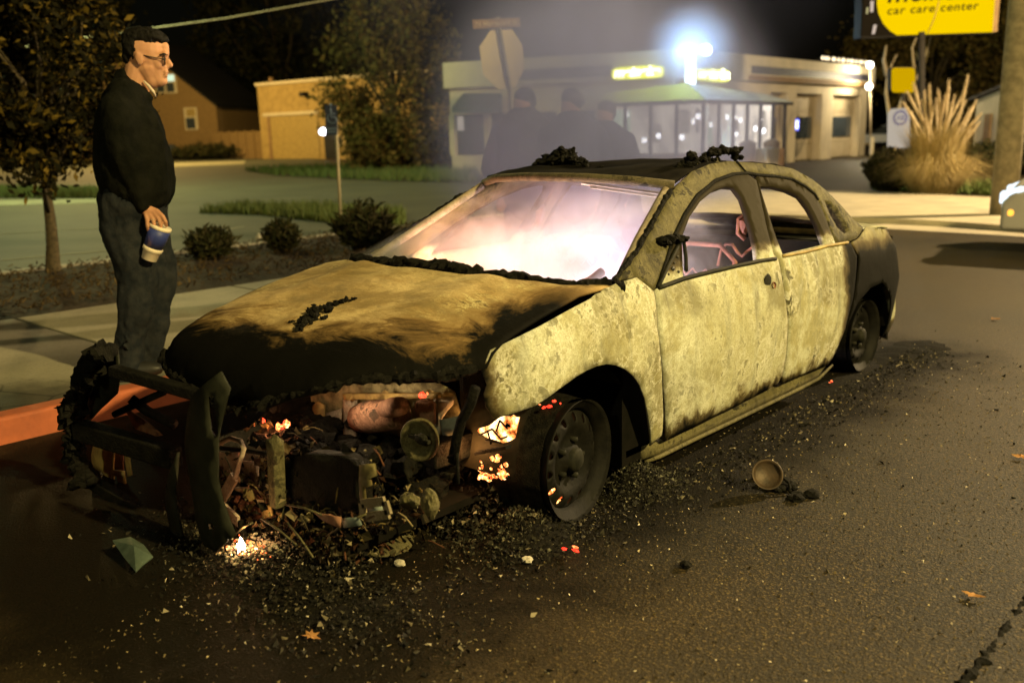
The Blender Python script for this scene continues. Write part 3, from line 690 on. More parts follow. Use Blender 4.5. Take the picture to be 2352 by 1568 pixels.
for x, y, wv in ((2086, 215, 12), (2100, 195, 14), (2118, 235, 12), (2135, 200, 16), (2150, 232, 13), (2165, 255, 12), (2180, 190, 14), (2192, 225, 13), (2206, 262, 11), (2222, 178, 15), (2216, 235, 10), (2240, 236, 11), (2250, 265, 9), (2160, 275, 12), (2128, 275, 12), (2196, 285, 12), (2112, 258, 11), (2232, 290, 10), (2172, 222, 10), (2143, 250, 9), (2185, 240, 9), (2212, 215, 9), (2078, 240, 9), (2094, 262, 8), (2226, 255, 8), (2246, 285, 8), (2156, 210, 9), (2200, 300, 8), (2124, 214, 9)):
    tip = up(x, y, pb, rr.uniform(-.4, .4)); root = pb+np.array([rr.uniform(-.25, .25), rr.uniform(-.25, .25), 0]); mid = (root*.45+tip*.55); mid[:2] = root[:2]*.6+tip[:2]*.4
    st.tube([root, mid, tip], [.008, .006, .004], 5); d = tip-mid; d /= np.linalg.norm(d); L = rr.uniform(.55, .85)
    pm.tube([tip-d*L, tip-d*L*.7, tip-d*L*.35, tip-d*L*.1, tip], [.008, .022, .026, .018, .005], 6)
    for j in range(420):
        f = rr.random(); p = tip-d*L*f; wdt = .085*math.sin(math.pi*min(1, .12+.88*f))*rr.uniform(.4, 1.1)+.01
        s = np.array([rr.gauss(0, 1), rr.gauss(0, 1), rr.gauss(0, .4)]); s /= np.linalg.norm(s); e = p+s*wdt+d*.09; q = np.cross(s, d)*.005
        pm.add([p-q, p+q, e], [(0, 1, 2)])
bl.build('blades', M['pampas'], t); st.build('stalks', M['pampas'], t); pm.build('plumes', M['plume'], t)
# ================================================================ buildings and street furniture
def zat(px, py, A, B): return onwall(A, B, px, py)
UP = np.array([0, 0, 1.0])
class Wall:
    def __init__(s, A, B):
        s.A = np.array(A, float); s.B = np.array(B, float); s.u = (s.B-s.A); s.u[2] = 0; s.u /= np.linalg.norm(s.u)
        s.n = np.cross(s.u, UP)
        if np.dot(s.n, CAM-s.A) < 0: s.n = -s.n
    def p(s, px, py, out=0.0): return onwall(s.A, s.B, px, py)+s.n*out
    def slab(s, mb, x0, y0, x1, y1, thick, out=0.0, zbot=None, ztop=None):
        """an upright box on the wall spanning two picture corners"""
        a = s.p(x0, y1); c = s.p(x1, y0); u0 = np.dot(a-s.A, s.u); u1 = np.dot(c-s.A, s.u)
        z0 = a[2] if zbot is None else zbot; z1 = c[2] if ztop is None else ztop
        return s.uz(mb, u0, u1, z0, z1, thick, out)
    def uz(s, mb, u0, u1, z0, z1, thick, out=0.0):
        base = s.A*np.array([1, 1, 0]); c = base+s.u*(u0+u1)/2+UP*(z0+z1)/2+s.n*(out+thick/2)
        return mb.box(c, (abs(u1-u0), thick, abs(z1-z0)), (s.u, s.n, UP))
    def ux(s, px, py=300): return float(np.dot(s.p(px, py)-s.A, s.u))
K = ground(1562, 34.0); RR = ground(1990, 47.5); LL = ground(1030, 37.5); HW = 4.32
wr = Wall(K, RR); wl = Wall(K, LL)
shop = thing('car_care_shop', 'low cream car repair shop with lit glass entrance, neon letters and garage bays', 'shop', K)
LR = wr.ux(1988); LLn = wl.ux(1036)
b = MB()   # right wing wall with three recessed bays
bays = [(wr.ux(1768), wr.ux(1806)), (wr.ux(1827), wr.ux(1886)), (wr.ux(1911), wr.ux(1974))]
zt = 2.95; us = [0.3]
for a0, a1 in bays: us += [a0, a1]
us.append(LR)
for i in range(0, len(us), 2): wr.uz(b, us[i], us[i+1], 0, zt, .5, -.5)
wr.uz(b, .3, LR, zt, 3.35, .5, -.5)
for i in range(3): wr.uz(b, bays[i][0], bays[i][1], 0, zt, .12, -.62)
wl.uz(b, .3, LLn, 2.35, 3.35, .4, -.4); wl.uz(b, .3, LLn, 0, .75, .4, -.4)
for k in range(7): wl.uz(b, LLn*(k/6)*.985, LLn*(k/6)*.985+.22, .75, 2.35, .4, -.4)
# back and far end so the shop has a body
e0, e1 = wr.A+wr.u*LR-wr.n*.5, wl.A+wl.u*LLn-wl.n*.4
far = (e0+e1)/2 - (wr.n+wl.n)*4
for P, Q in ((e0, e0-wr.n*9), (e1, e1-wl.n*9), (e0-wr.n*9, e1-wl.n*9)):
    b.prism([P, Q, Q+UP*4.2, P+UP*4.2], np.cross((Q-P)/np.linalg.norm(Q-P), UP)*.2)
b.build('wall', M['shopwall'], shop)
f = MB(); wr.uz(f, -.25, LR+.12, 3.35, HW, .9, -.62); wl.uz(f, .5, LLn+.12, 3.35, HW, .9, -.62); f.build('fascia', M['fascia'], shop)
rf = MB(); rf.prism([wl.A*np.array([1, 1, 0])+UP*3.9, wl.A+wl.u*LLn+UP*3.9, e1-wl.n*9+UP*3.9, e0-wr.n*9+UP*3.9, wr.A+wr.u*LR+UP*3.9], (0, 0, .1)); rf.build('roof', M['post_dark'], shop)
s_ = MB(); wr.slab(s_, 1710, 170, 1986, 196, .03, .285, zbot=3.62, ztop=3.92); wl.slab(s_, 1195, 165, 1410, 185, .03, .285, zbot=3.5, ztop=3.9); s_.build('navy_stripe', M['navy'], shop)
s_ = MB(); wr.uz(s_, wr.ux(1700), LR+.12, 3.36, 3.56, .03, .284); s_.build('brown_band', M['brownband'], shop)
for i, (a0, a1) in enumerate(bays):
    g = MB()
    for k in range(4): wr.uz(g, a0+.03, a1-.03, .05+k*.72, .05+k*.72+.70, .05, -.42)
    gd = g.build('garage_door', M['garage'], shop)
    w = MB(); wr.uz(w, a0+.12, a1-.3, 1.0, 1.95, .03, -.36); w.build('window', M['glass_dark'], gd)
    if i == 1:
        s2 = MB(); wr.uz(s2, a0+.18, a0+.95, 1.42, 1.80, .03, -.325); s2.build('lit_screen', M['tv'], gd)
        s2 = MB(); wr.uz(s2, a0+.10, a0+1.03, 1.36, 1.86, .02, -.328); s2.build('screen_halo', M['tv_rim'], gd)
    if i == 0:
        s2 = MB(); wr.uz(s2, a0+.10, a0+.42, .55, .95, .03, -.325); s2.build('lit_screen', M['tv'], gd)
    if i == 2:
        s2 = MB(); wr.uz(s2, a0+.18, a0+.32, 1.45, 1.85, .03, -.325); s2.build('lit_screen', M['tv'], gd)
# windows of the left wing
for k in range(6):
    w = MB(); wl.uz(w, LLn*(k/6)*.985+.24, LLn*((k+1)/6)*.985-.02, .78, 2.32, .05, -.30); w.build('window', M['glass_dark'], shop)
# glass entrance at the corner under a hipped metal roof
ux0, ux1 = 3.1, wr.ux(1738)
pk = wr.A*np.array([1, 1, 0])+UP*3.34+(wr.n+wl.n)*.02
eaL = wl.A+wl.u*2.7+wl.n*1.2+UP*2.50; eaR = wr.A+wr.u*(ux1+.2)+wr.n*1.4+UP*2.46; eaC = wr.A+(wr.n+wl.n)/np.linalg.norm(wr.n+wl.n)*2.1+UP*2.46
bL = wl.A+wl.u*2.7+wl.n*.29+UP*2.86; bR = wr.A+wr.u*(ux1+.2)+wr.n*.29+UP*2.80; pk2 = wr.A+(wr.n+wl.n)*.3+UP*3.10
c_ = MB(); c_.prism([pk2, eaC, eaR, bR], (0, 0, .05)); c_.build('canopy', M['awning_teal'], shop)
c_ = MB(); c_.prism([pk2, bL, eaL, eaC], (0, 0, .05)); c_.build('canopy', M['awning_yellow'], shop)['label'] = 'yellow-green half of the entrance canopy'
c_ = MB(); c_.bar(eaC-UP*.03, eaR-UP*.03, .12, .12); c_.bar(eaC-UP*.03, eaL-UP*.03, .12, .12); c_.build('canopy_edge', M['post_dark'], shop)
gz = [eaL-wl.n*.15, eaC-(wr.n+wl.n)*.12, eaR-wr.n*.15-wr.u*.3]
for A_, B_, nn in ((gz[0], gz[1], 4), (gz[1], gz[2], 6)):
    A_ = A_*np.array([1, 1, 0]); B_ = B_*np.array([1, 1, 0]); u = (B_-A_); L = np.linalg.norm(u); u /= L; n_ = np.cross(u, UP)
    if np.dot(n_, CAM-A_) < 0: n_ = -n_
    for k in range(nn+1):
        MB().box(A_+u*L*k/nn+UP*1.2, (.11, .11, 2.4), (u, n_, UP)).build('mullion', M['post_dark'], shop)
    MB().box((A_+B_)/2+UP*.35, (L, .1, .7), (u, n_, UP)).build('bulkhead', M['brownband'], shop)
    MB().box((A_+B_)/2-n_*.5+UP*1.55, (L, .04, 1.66), (u, n_, UP)).build('lit_interior', M['interior'], shop)
    q = random.Random(nn)
    for k in range(nn*2):
        c = A_+u*L*q.random()-n_*.4+UP*q.uniform(1.0, 2.2)
        MB().lathe(c, n_, [(.001, .05), (.07, .04), (.10, 0), (.001, -.02)], 10).build('ceiling_lamp', M['white_lamp'], shop)
    for k in range(3):
        c = A_+u*L*(k+.5)/3-n_*.42+UP*q.uniform(1.3, 2.0); MB().box(c, (q.uniform(.3, .8), .02, q.uniform(.3, .9)), (u, n_, UP)).build('poster', M['white_face'] if k else M['winlit'], shop)
# neon lettering
def neon(wall, x0, y0, x1, y1, word):
    a = wall.p(x0, y1, .32); c = wall.p(x1, y1, .32); top = wall.p(x0, y0, .32); h = top[2]-a[2]; X = c-a; X[2] = 0; w = np.linalg.norm(X); X /= w; n_ = np.cross(X, UP); n_ = n_ if np.dot(n_, CAM-a) > 0 else -n_
    mb = MB(); pts = []
    for k in range(24):
        t_ = 2*math.pi*k/24; cx = w/2+math.copysign(abs(math.cos(t_))**.35, math.cos(t_))*w/2; cz = h*.45+math.copysign(abs(math.sin(t_))**.5, math.sin(t_))*h*.45
        pts.append(a+X*cx+UP*cz)
    mb.prism(pts, n_*.06); sg_ = mb.build('neon_sign', M['neon_rim'], shop)
    text_mesh('neon_letters', word, M['neon'], sg_, a+X*w*.05+UP*h*.2+n_*.07, X, UP, h*1.0, .05, .2, .035, w*.9)
neon(wl, 1411, 154, 1530, 186, 'meineke')
neon(wr, 1576, 154, 1655, 187, 'meineke')
mbn = MB(); mbn.tube([wr.p(1563, 196, .4), wr.p(1563, 128, .4)], .19, 12); mbn.build('light_column', M['led'], shop)
mbn = MB(); fl = wr.p(1590, 118, .55); mbn.lathe(fl, UP, [(.001, -.22), (.16, -.16), (.22, 0), (.16, .16), (.001, .22)], 14); mbn.build('floodlight', M['led'], shop)
lamp('shop_floodlight_glow', 'POINT', tuple(dep(1585, 116, 31.5)), 1000, (.50, .74, 1.0), .25)
aw = MB()
A1 = wl.p(1160, 215, .3); A2 = wl.p(1072, 215, .3); aw.prism([A1, A1+wl.n*1.1-UP*.55, A1+wl.n*1.1-UP*.75, A1-UP*.75], A2-A1); aw.build('awning', M['awning_green'], shop)
mb = MB(); wl.slab(mb, 1068, 268, 1053, 300, .05, .08); mb.build('notice', M['white_face'], shop)
beads = thing('roof_glints', 'added row of glowing bulbs along the shop roof edge, right end', 'glints', wr.A+wr.u*LR)  # glowing beads added to stand for glints on the roof edge
wire = MB(); q = random.Random(9); P0 = wr.A+wr.u*wr.ux(1858)+UP*(HW+.12)+wr.n*.2; P1 = wr.A+wr.u*LR+UP*(HW+.12)+wr.n*.2
wire.tube([P0, (P0+P1)/2-UP*.05, P1], .015, 5); wire.build('wire', M['black'], beads)
for k in range(17):
    f = .10+.9*k/17; f += q.uniform(-.015, .015); c = P0+(P1-P0)*f+UP*.06
    MB().lathe(c, UP, [(.001, -.09), (.05, -.05), (.06, .0), (.03, .08), (.001, .09)], 8).build('glint_bead', M['glint_bead'], beads)
# tan block building, fence and brick house across the lot
TA = ground(604, 78.0); TB = ground(1010, 66.0); wt = Wall(TA, TB); tb = thing('block_building', 'tan flat-roofed block building with a wide door, beyond the lot', 'building', TA)
LT = wt.ux(1008); zT = float(wt.p(606, 197)[2])
b = MB(); wt.uz(b, 0, LT, 0, zT, 8, -8); b.build('wall', M['tanwall'], tb)
b = MB(); wt.uz(b, -.1, LT, zT, zT+.22, 8.2, -8.05); b.build('parapet', M['whitewall'], tb)
b = MB(); wt.slab(b, 606, 254, 730, 268, .12, .0); b.build('band', M['whitewall'], tb)
b = MB(); wt.uz(b, wt.ux(622), wt.ux(732), .05, float(wt.p(640, 268)[2]), .06, .01); b.build('roller_door', M['yellow_metal'], tb)
b = MB(); wt.uz(b, wt.ux(745), wt.ux(772), .05, float(wt.p(758, 242)[2])*.62, .08, .01); b.build('door', M['black'], tb)
b = MB(); wt.uz(b, wt.ux(618), wt.ux(624), 0, float(wt.p(620, 268)[2]), .1, .02); b.build('pipe', M['brownband'], tb)
b = MB(); p = wt.p(704, 217, .3); b.box(p, (.5, .5, .35), (wt.u, wt.n, UP)); b.build('security_lamp', M['post_dark'], tb)
b = MB(); p = wt.p(614, 184, -.4); b.tube([np.array([p[0], p[1], zT]), p+UP*.2], [.18, .22], 8); b.build('vent_pipe', M['brownband'], tb)
b = MB(); p = wt.p(769, 302, 1.2); b.lathe(p, UP, [(.001, -.3), (.24, -.2), (.30, 0), (.24, .2), (.001, .3)], 12); bl_ = tag(b.build('wall_lamp', M['white_lamp']), 'round white lamp glowing beside the dark door of the tan building', 'lamp')
for x, lb in ((789, 'yellow bollard nearest the dark door of the tan building'), (823, 'yellow bollard before the tan building, beside the tree crown')):
    p = ground(x, 74); b = MB(); b.tube([p, p+UP*1.55, p+UP*1.62], [.13, .13, .05], 10); tag(b.build('bollard', M['yellow_metal']), lb, 'bollard', 'yellow bollards by the tan building')
FA = ground(498, 84.0); FB = ground(606, 80.0); b = MB(); wf = Wall(FA, FB); wf.uz(b, 0, wf.ux(605), 0, float(wf.p(550, 303)[2]), .2, 0)
for k in range(6): wf.uz(b, k*wf.ux(605)/6, k*wf.ux(605)/6+.16, 0, float(wf.p(550, 303)[2])+.1, .3, .0)
tag(b.build('board_fence', M['brick']), 'brown board fence between the brick house and the tan building', 'fence')
HA = ground(200, 92.0); HB = ground(502, 88.0); wh = Wall(HA, HB); hs = thing('brick_house', 'brown gabled house with a small lit attic window, behind the man', 'house', HB)
b = MB(); h0 = wh.ux(170); h1 = wh.ux(501); ze = float(wh.p(500, 241)[2]); za = float(wh.p(336, 98)[2]); um = (h0+h1)/2; base = wh.A*np.array([1, 1, 0])
pts = [base+wh.u*h0, base+wh.u*h1, base+wh.u*h1+UP*ze, base+wh.u*um+UP*za, base+wh.u*h0+UP*ze]; b.prism(pts, -wh.n*9); b.build('wall', M['brick'], hs)
b = MB()
for a_, s2 in ((h1+.25, 1), (h0-.25, -1)):
    q0 = base+wh.u*a_+UP*(ze-.2)+wh.n*.3; q1 = base+wh.u*um+UP*(za+.12)+wh.n*.3; b.prism([q0, q1, q1+UP*.2, q0+UP*.2], -wh.n*9.6)
b.build('roof', M['black'], hs)
for x0, x1, y0, y1, lit in ((363, 379, 172, 212, 1), (385, 402, 172, 212, 1), (430, 450, 250, 296, 0)):
    b = MB(); wh.slab(b, x0-2, y0-3, x1+2, y1+3, .12, 0); w_ = b.build('window', M['whitewall'], hs)
    b = MB(); wh.slab(b, x0+1, y0+(y1-y0)*.45, x1-1, y1, .04, .11); b.build('pane', M['glass_dark'], w_)
    b = MB(); wh.slab(b, x0+1, y0, x1-1, y0+(y1-y0)*.38, .04, .11); b.build('pane', M['winlit'] if lit else M['yellow_metal'], w_)
# pale house on the right with a stair rail
PA = ground(2236, 40.0); PB = ground(2420, 34.0); wp = Wall(PA, PB); ph = thing('pale_house', 'pale gabled house behind the utility pole, lit by street lamp', 'house', PA)
base = wp.A*np.array([1, 1, 0]); z0 = float(wp.p(2238, 224)[2]); z1 = float(wp.p(2330, 192)[2]); p0, p1, p2 = wp.ux(2238), wp.ux(2335), wp.ux(2440)
b = MB(); b.prism([base+wp.u*p0, base+wp.u*p2, base+wp.u*p2+UP*z0, base+wp.u*p1+UP*z1, base+wp.u*p0+UP*z0], -wp.n*8); b.build('wall', M['whitewall'], ph)
b = MB()
for a_ in (p0-.3, p2+.3):
    q0 = base+wp.u*a_+UP*(z0-.15)+wp.n*.25; q1 = base+wp.u*p1+UP*(z1+.05)+wp.n*.25; b.prism([q0, q1, q1+UP*.12, q0+UP*.12], -wp.n*8.5)
b.build('roof', M['post_dark'], ph)
b = MB(); wp.uz(b, wp.ux(2263), wp.ux(2277), .5, float(wp.p(2270, 262)[2]), .08, .01); b.build('door', M['brownband'], ph)
b = MB(); wp.uz(b, wp.ux(2248), wp.ux(2272), 0, .5, 1.0, .0)
for k in range(4): u_ = wp.ux(2250)+k*.16; wp.uz(b, u_, u_+.04, .5, 1.3, .04, .95)
wp.uz(b, wp.ux(2248), wp.ux(2272), 1.3, 1.36, .06, .94); b.build('stair_rail', M['post_dark'], ph)
# ---------------------------------------------------------------- signs and poles
def oct_sign():
    base = ground(1180, 13.6, .05); t = thing('stop_sign', 'back of a leaning octagonal stop sign with a street name plate on its post', 'sign', base)
    pt = up(1142, 40, base); mb = MB(); mb.tube([base, up(1172, 210, base), pt], .032, 8); mb.build('post', M['greenpost'], t)
    px = [(1127, 66), (1170, 66), (1203, 110), (1203, 160), (1180, 197), (1147, 207), (1112, 184), (1101, 132), (1104, 104)]
    px = [(1128, 68), (1175, 66), (1200, 104), (1204, 158), (1184, 200), (1146, 206), (1110, 172), (1101, 108)]
    P = [up(x, y, base, -.06) for x, y in px]; mb = MB(); mb.prism(P, HF*.012); mb.build('sign_plate', M['signback'], t)
    mb = MB(); c = up(1163, 178, base, -.055); mb.box(c, (.055, .004, .055), (HR, HF, UP)); mb.build('sticker', M['galv'], t)
    a, b_, c_, d_ = (up(x, y, base, .05) for x, y in ((1085, 46), (1194, 41), (1196, 62), (1087, 67)))
    mb = MB(); mb.prism([a, b_, c_, d_], HF*.02); pl_ = mb.build('street_name_plate', M['brown_sign'], t)
    X = c_-d_; X /= np.linalg.norm(X); Y = a-d_; Y /= np.linalg.norm(Y)
    text_mesh('street_name', 'N Marquard St', M['sign_white'], pl_, d_+X*.04+Y*.03-HF*.012, X, Y, .095, .006, 0, .012, np.linalg.norm(c_-d_)*.88)
oct_sign()
base = g2(783, 516, .14); t = thing('parking_sign', 'blue disabled parking sign on a thin post at the mulch bed edge', 'sign', base)
mb = MB(); mb.tube([base, up(770, 245, base)], .024, 8); mb.build('post', M['galv'], t)
P = [up(x, y, base, .04) for x, y in ((746, 240), (774, 242), (775, 310), (748, 312))]; mb = MB(); mb.prism(P, HF*.01); pl_ = mb.build('sign_plate', M['blue_sign'], t)
c = up(760, 262, base, .045); s_ = .036
mb = MB(); mb.tube([c+UP*.10, c+UP*.02, c-UP*.05+HR*.0, c-UP*.05+HR*.06, c-UP*.12+HR*.09], .012, 6); mb.tube([c+UP*.01, c+HR*.06+UP*.0], .011, 6)
ring = [c-UP*.07+HR*.015+(HR*math.cos(a)+UP*math.sin(a))*.075 for a in np.linspace(2.2, 6.2, 14)]; mb.tube(ring, .010, 6); mb.lathe(c+UP*.14, HF, [(.001, -.01), (.024, -.008), (.024, .008), (.001, .01)], 10); mb.build('wheelchair_symbol', M['blue_letter'], pl_)
mb = MB(); P = [up(x, y, base, .042) for x, y in ((750, 294), (773, 294), (773, 297), (750, 298))]; mb.prism(P, -HF*.003); mb.build('sign_lettering', M['blue_letter'], pl_); mb = MB()
P = [up(x, y, base, .042) for x, y in ((752, 301), (772, 301), (772, 304), (752, 305))]; mb.prism(P, -HF*.003); mb.build('sign_lettering', M['blue_letter'], pl_)
# utility pole
base = ground(2302, 14.6); t = thing('utility_pole', 'thick weathered wooden utility pole behind the parked car at the far kerb', 'pole', base)
mb = MB(); A_, B_ = up(2302, 470, base), up(2345, 0, base); d = (B_-A_)/(B_[2]-A_[2]); mb.tube([base*np.array([1, 1, 0]), base+d*3, base+d*6, base+d*9.5], [.195, .19, .185, .17], 16); mb.build('shaft', M['wood_pole'], t)
mb = MB(); mb.bar(base+d*9-HR*1.2, base+d*9+HR*1.2, .1, .12); mb.build('crossarm', M['wood_pole'], t)
# overhead cable
c0 = up(240, 80, ground(240, 30)); c1_ = up(800, -8, ground(800, 30)); cdir = c1_-c0
mb = MB(); mb.tube([c0-cdir*1.2, c0, (c0+c1_)/2-UP*.08, c1_, c1_+cdir*1.0], .022, 6); tag(mb.build('overhead_cable', M['galv']), 'pale overhead cable crossing the dark sky above the brick house', 'cable')
# big yellow pylon sign
base = ground(2118, 25.0); t = thing('pylon_sign', 'big backlit yellow car care sign on a tall dark post, top right', 'sign', base)
tl, trc, br_, bl_ = up(1987, -150, base), up(2288, -158, base), up(2279, 74, base), up(1978, 84, base)
X = br_-bl_; X /= np.linalg.norm(X); Y = tl-bl_; Y -= X*np.dot(X, Y); Y /= np.linalg.norm(Y); Wd = np.linalg.norm(br_-bl_); Hh = np.linalg.norm(tl-bl_); Nn = np.cross(X, Y)
if np.dot(Nn, CAM-bl_) < 0: Nn = -Nn
mb = MB(); mb.box(bl_+X*(Wd/2+.04)+Y*Hh/2-Nn*.28, (Wd+.10, Hh+.06, .5), (X, Y, Nn)); mb.build('cabinet', M['post_dark'], t)
mb = MB(); mb.box(bl_+X*(Wd+.075)+Y*Hh/2-Nn*.22, (.13, Hh, .42), (X, Y, Nn)); mb.build('cabinet_edge', M['brownband'], t)
k = Wd/301.0
f_ = [(82, 0), (301, 0), (301, Hh/k), (82, Hh/k), (60, Hh/k-12), (44, Hh/k-34), (34, Hh/k-70), (33, 70), (38, 48), (50, 26), (66, 10)]
mb = MB(); mb.prism([bl_+X*a*k+Y*b_*k-Nn*.03 for a, b_ in f_], Nn*.05); face = mb.build('yellow_face', M['yellow_face'], t)
mb = MB(); mb.prism([bl_+X*a*k+Y*b_*k-Nn*.03 for a, b_ in ((0, 0), (81, 0), (65, 10), (49, 26), (37, 48), (32, 70), (33, Hh/k-70), (43, Hh/k-34), (59, Hh/k-12), (80, Hh/k), (0, Hh/k))], Nn*.04); blk = mb.build('black_face', M['sign_ink'], t)
for (a, b_, c_, d_) in ((24, 4, 32, 24), (18, 52, 22, 76), (20, 100, 24, 122)):
    mb = MB(); mb.prism([bl_+X*x*k+Y*y*k+Nn*.012 for x, y in ((a, b_), (a+6, b_), (c_+2, d_), (c_-5, d_))], Nn*.01); mb.build('pale_slash', M['sign_pink'], blk)
for (a, b_) in ((8, 48), (10, 92)):
    mb = MB(); mb.prism([bl_+X*x*k+Y*y*k+Nn*.012 for x, y in ((a, b_), (a+4, b_), (a+5, b_+14), (a+1, b_+14))], Nn*.01); mb.build('slash', M['redlamp'] if a == 10 else M['bluish'], blk)
Y2 = Y+X*.0; tx = X+Y*.025; tx /= np.linalg.norm(tx)
text_mesh('sign_lettering', 'meineke', M['sign_ink'], face, bl_+X*52*k+Y*71*k+Nn*.035, tx, Y2, 72*k, .015, .22, .012, 220*k)
text_mesh('sign_lettering', 'car care center', M['sign_ink'], face, bl_+X*54*k+Y*45*k+Nn*.035, tx, Y2, 25*k, .015, .12, .008, 208*k, 1.12)
mb = MB(); mb.tube([bl_+X*(150)*k+Y*1*k+Nn*.05, bl_+X*163*k+Y*32*k+Nn*.05, bl_+X*172*k+Y*70*k+Nn*.05], .012, 5); mb.build('crack', M['brownband'], face)  # thin dark tube on the face, for a wire crossing before it
mb = MB(); mb.tube([base, up(2116, 74, base)], .09, 10); mb.build('post', M['post_dark'], t)
# small yellow sign and the white notice board under it
base = ground(2075, 24.0); t = thing('square_sign', 'small square yellow sign with rounded corners below the pylon sign', 'sign', base)
def rrect(x0, y0, x1, y1, r):
    P = []
    for cx, cy, a0 in ((x1-r, y1-r, 0), (x0+r, y1-r, 90), (x0+r, y0+r, 180), (x1-r, y0+r, 270)):
        for k_ in range(4): a = R(a0+30*k_); P.append((cx+r*math.cos(a), cy+r*math.sin(a)))
    return P
mb = MB(); mb.prism([up(x, y, base) for x, y in rrect(2046, 154, 2104, 214, 9)], HF*.22); mb.build('cabinet', M['post_dark'], t)
mb = MB(); mb.prism([up(x, y, base, .02) for x, y in rrect(2048, 156, 2102, 213, 8)], HF*.015); mb.build('yellow_face', M['yellow_dim'], t)
mb = MB(); mb.tube([base, up(2075, 216, base, -.1)], .05, 8); mb.build('post', M['post_dark'], t)
base = ground(2066, 22.5); t = thing('notice_board', 'white board with a blue toothed ring emblem, under the small yellow sign', 'sign', base)
P = [up(x, y, base) for x, y in ((2043, 260), (2052, 250), (2082, 248), (2090, 256), (2090, 340), (2042, 340))]; mb = MB(); mb.prism(P, HF*.12); fc = mb.build('board', M['white_face'], t)
c = up(2068, 271, base, .02); r0 = float(np.linalg.norm(up(2086, 271, base)-up(2068, 271, base)))
mb = MB(); N_ = 40
for i in range(N_):
    a0, a1 = 2*math.pi*i/N_, 2*math.pi*(i+1)/N_; ro = r0*(1.0 if i % 2 else .84)
    P = [c+(HR*math.cos(a)*1.0+UP*math.sin(a))*r for a, r in ((a0, r0*.66), (a1, r0*.66), (a1, ro), (a0, ro))]; mb.prism(P, HF*.01)
mb.build('ring_emblem', plain('emblem_blue', (.05, .06, .22), (.04, .05, .18), 4, .6, 0), fc)
text_mesh('emblem_letters', 'AB', plain('emblem_letter_blue', (.05, .06, .22), (.04, .05, .18), 4, .6, 0), fc, c-HR*r0*.5-UP*r0*.26-HF*.012, HR, UP, r0*.8, .006, 0, .02, r0*1.0)
mb = MB()
for x in (2046, 2087): mb.tube([ground(x, 22.5), up(x, 338, base, -.06)], .03, 6)
mb.build('legs', M['post_dark'], t)
# twin globe lamp post by the shop
base = ground(2000, 45.0); t = thing('lamp_post', 'slim lamp post with two glowing globes at the shop corner', 'street lamp', base)
mb = MB(); mb.tube([base, up(1998, 148, base)], .05, 8); mb.build('post', M['galv'], t)
for x, y in ((1998, 150), (1996, 199)):
    c = up(x, y, base, .15); mb = MB(); mb.lathe(c, UP, [(.001, -.17), (.12, -.12), (.17, 0), (.12, .12), (.001, .17)], 14); mb.build('globe', M['globe'], t)
lamp('globe_light', 'POINT', tuple(up(2010, 180, base, .8)), 700, (1, .82, .5), .2)
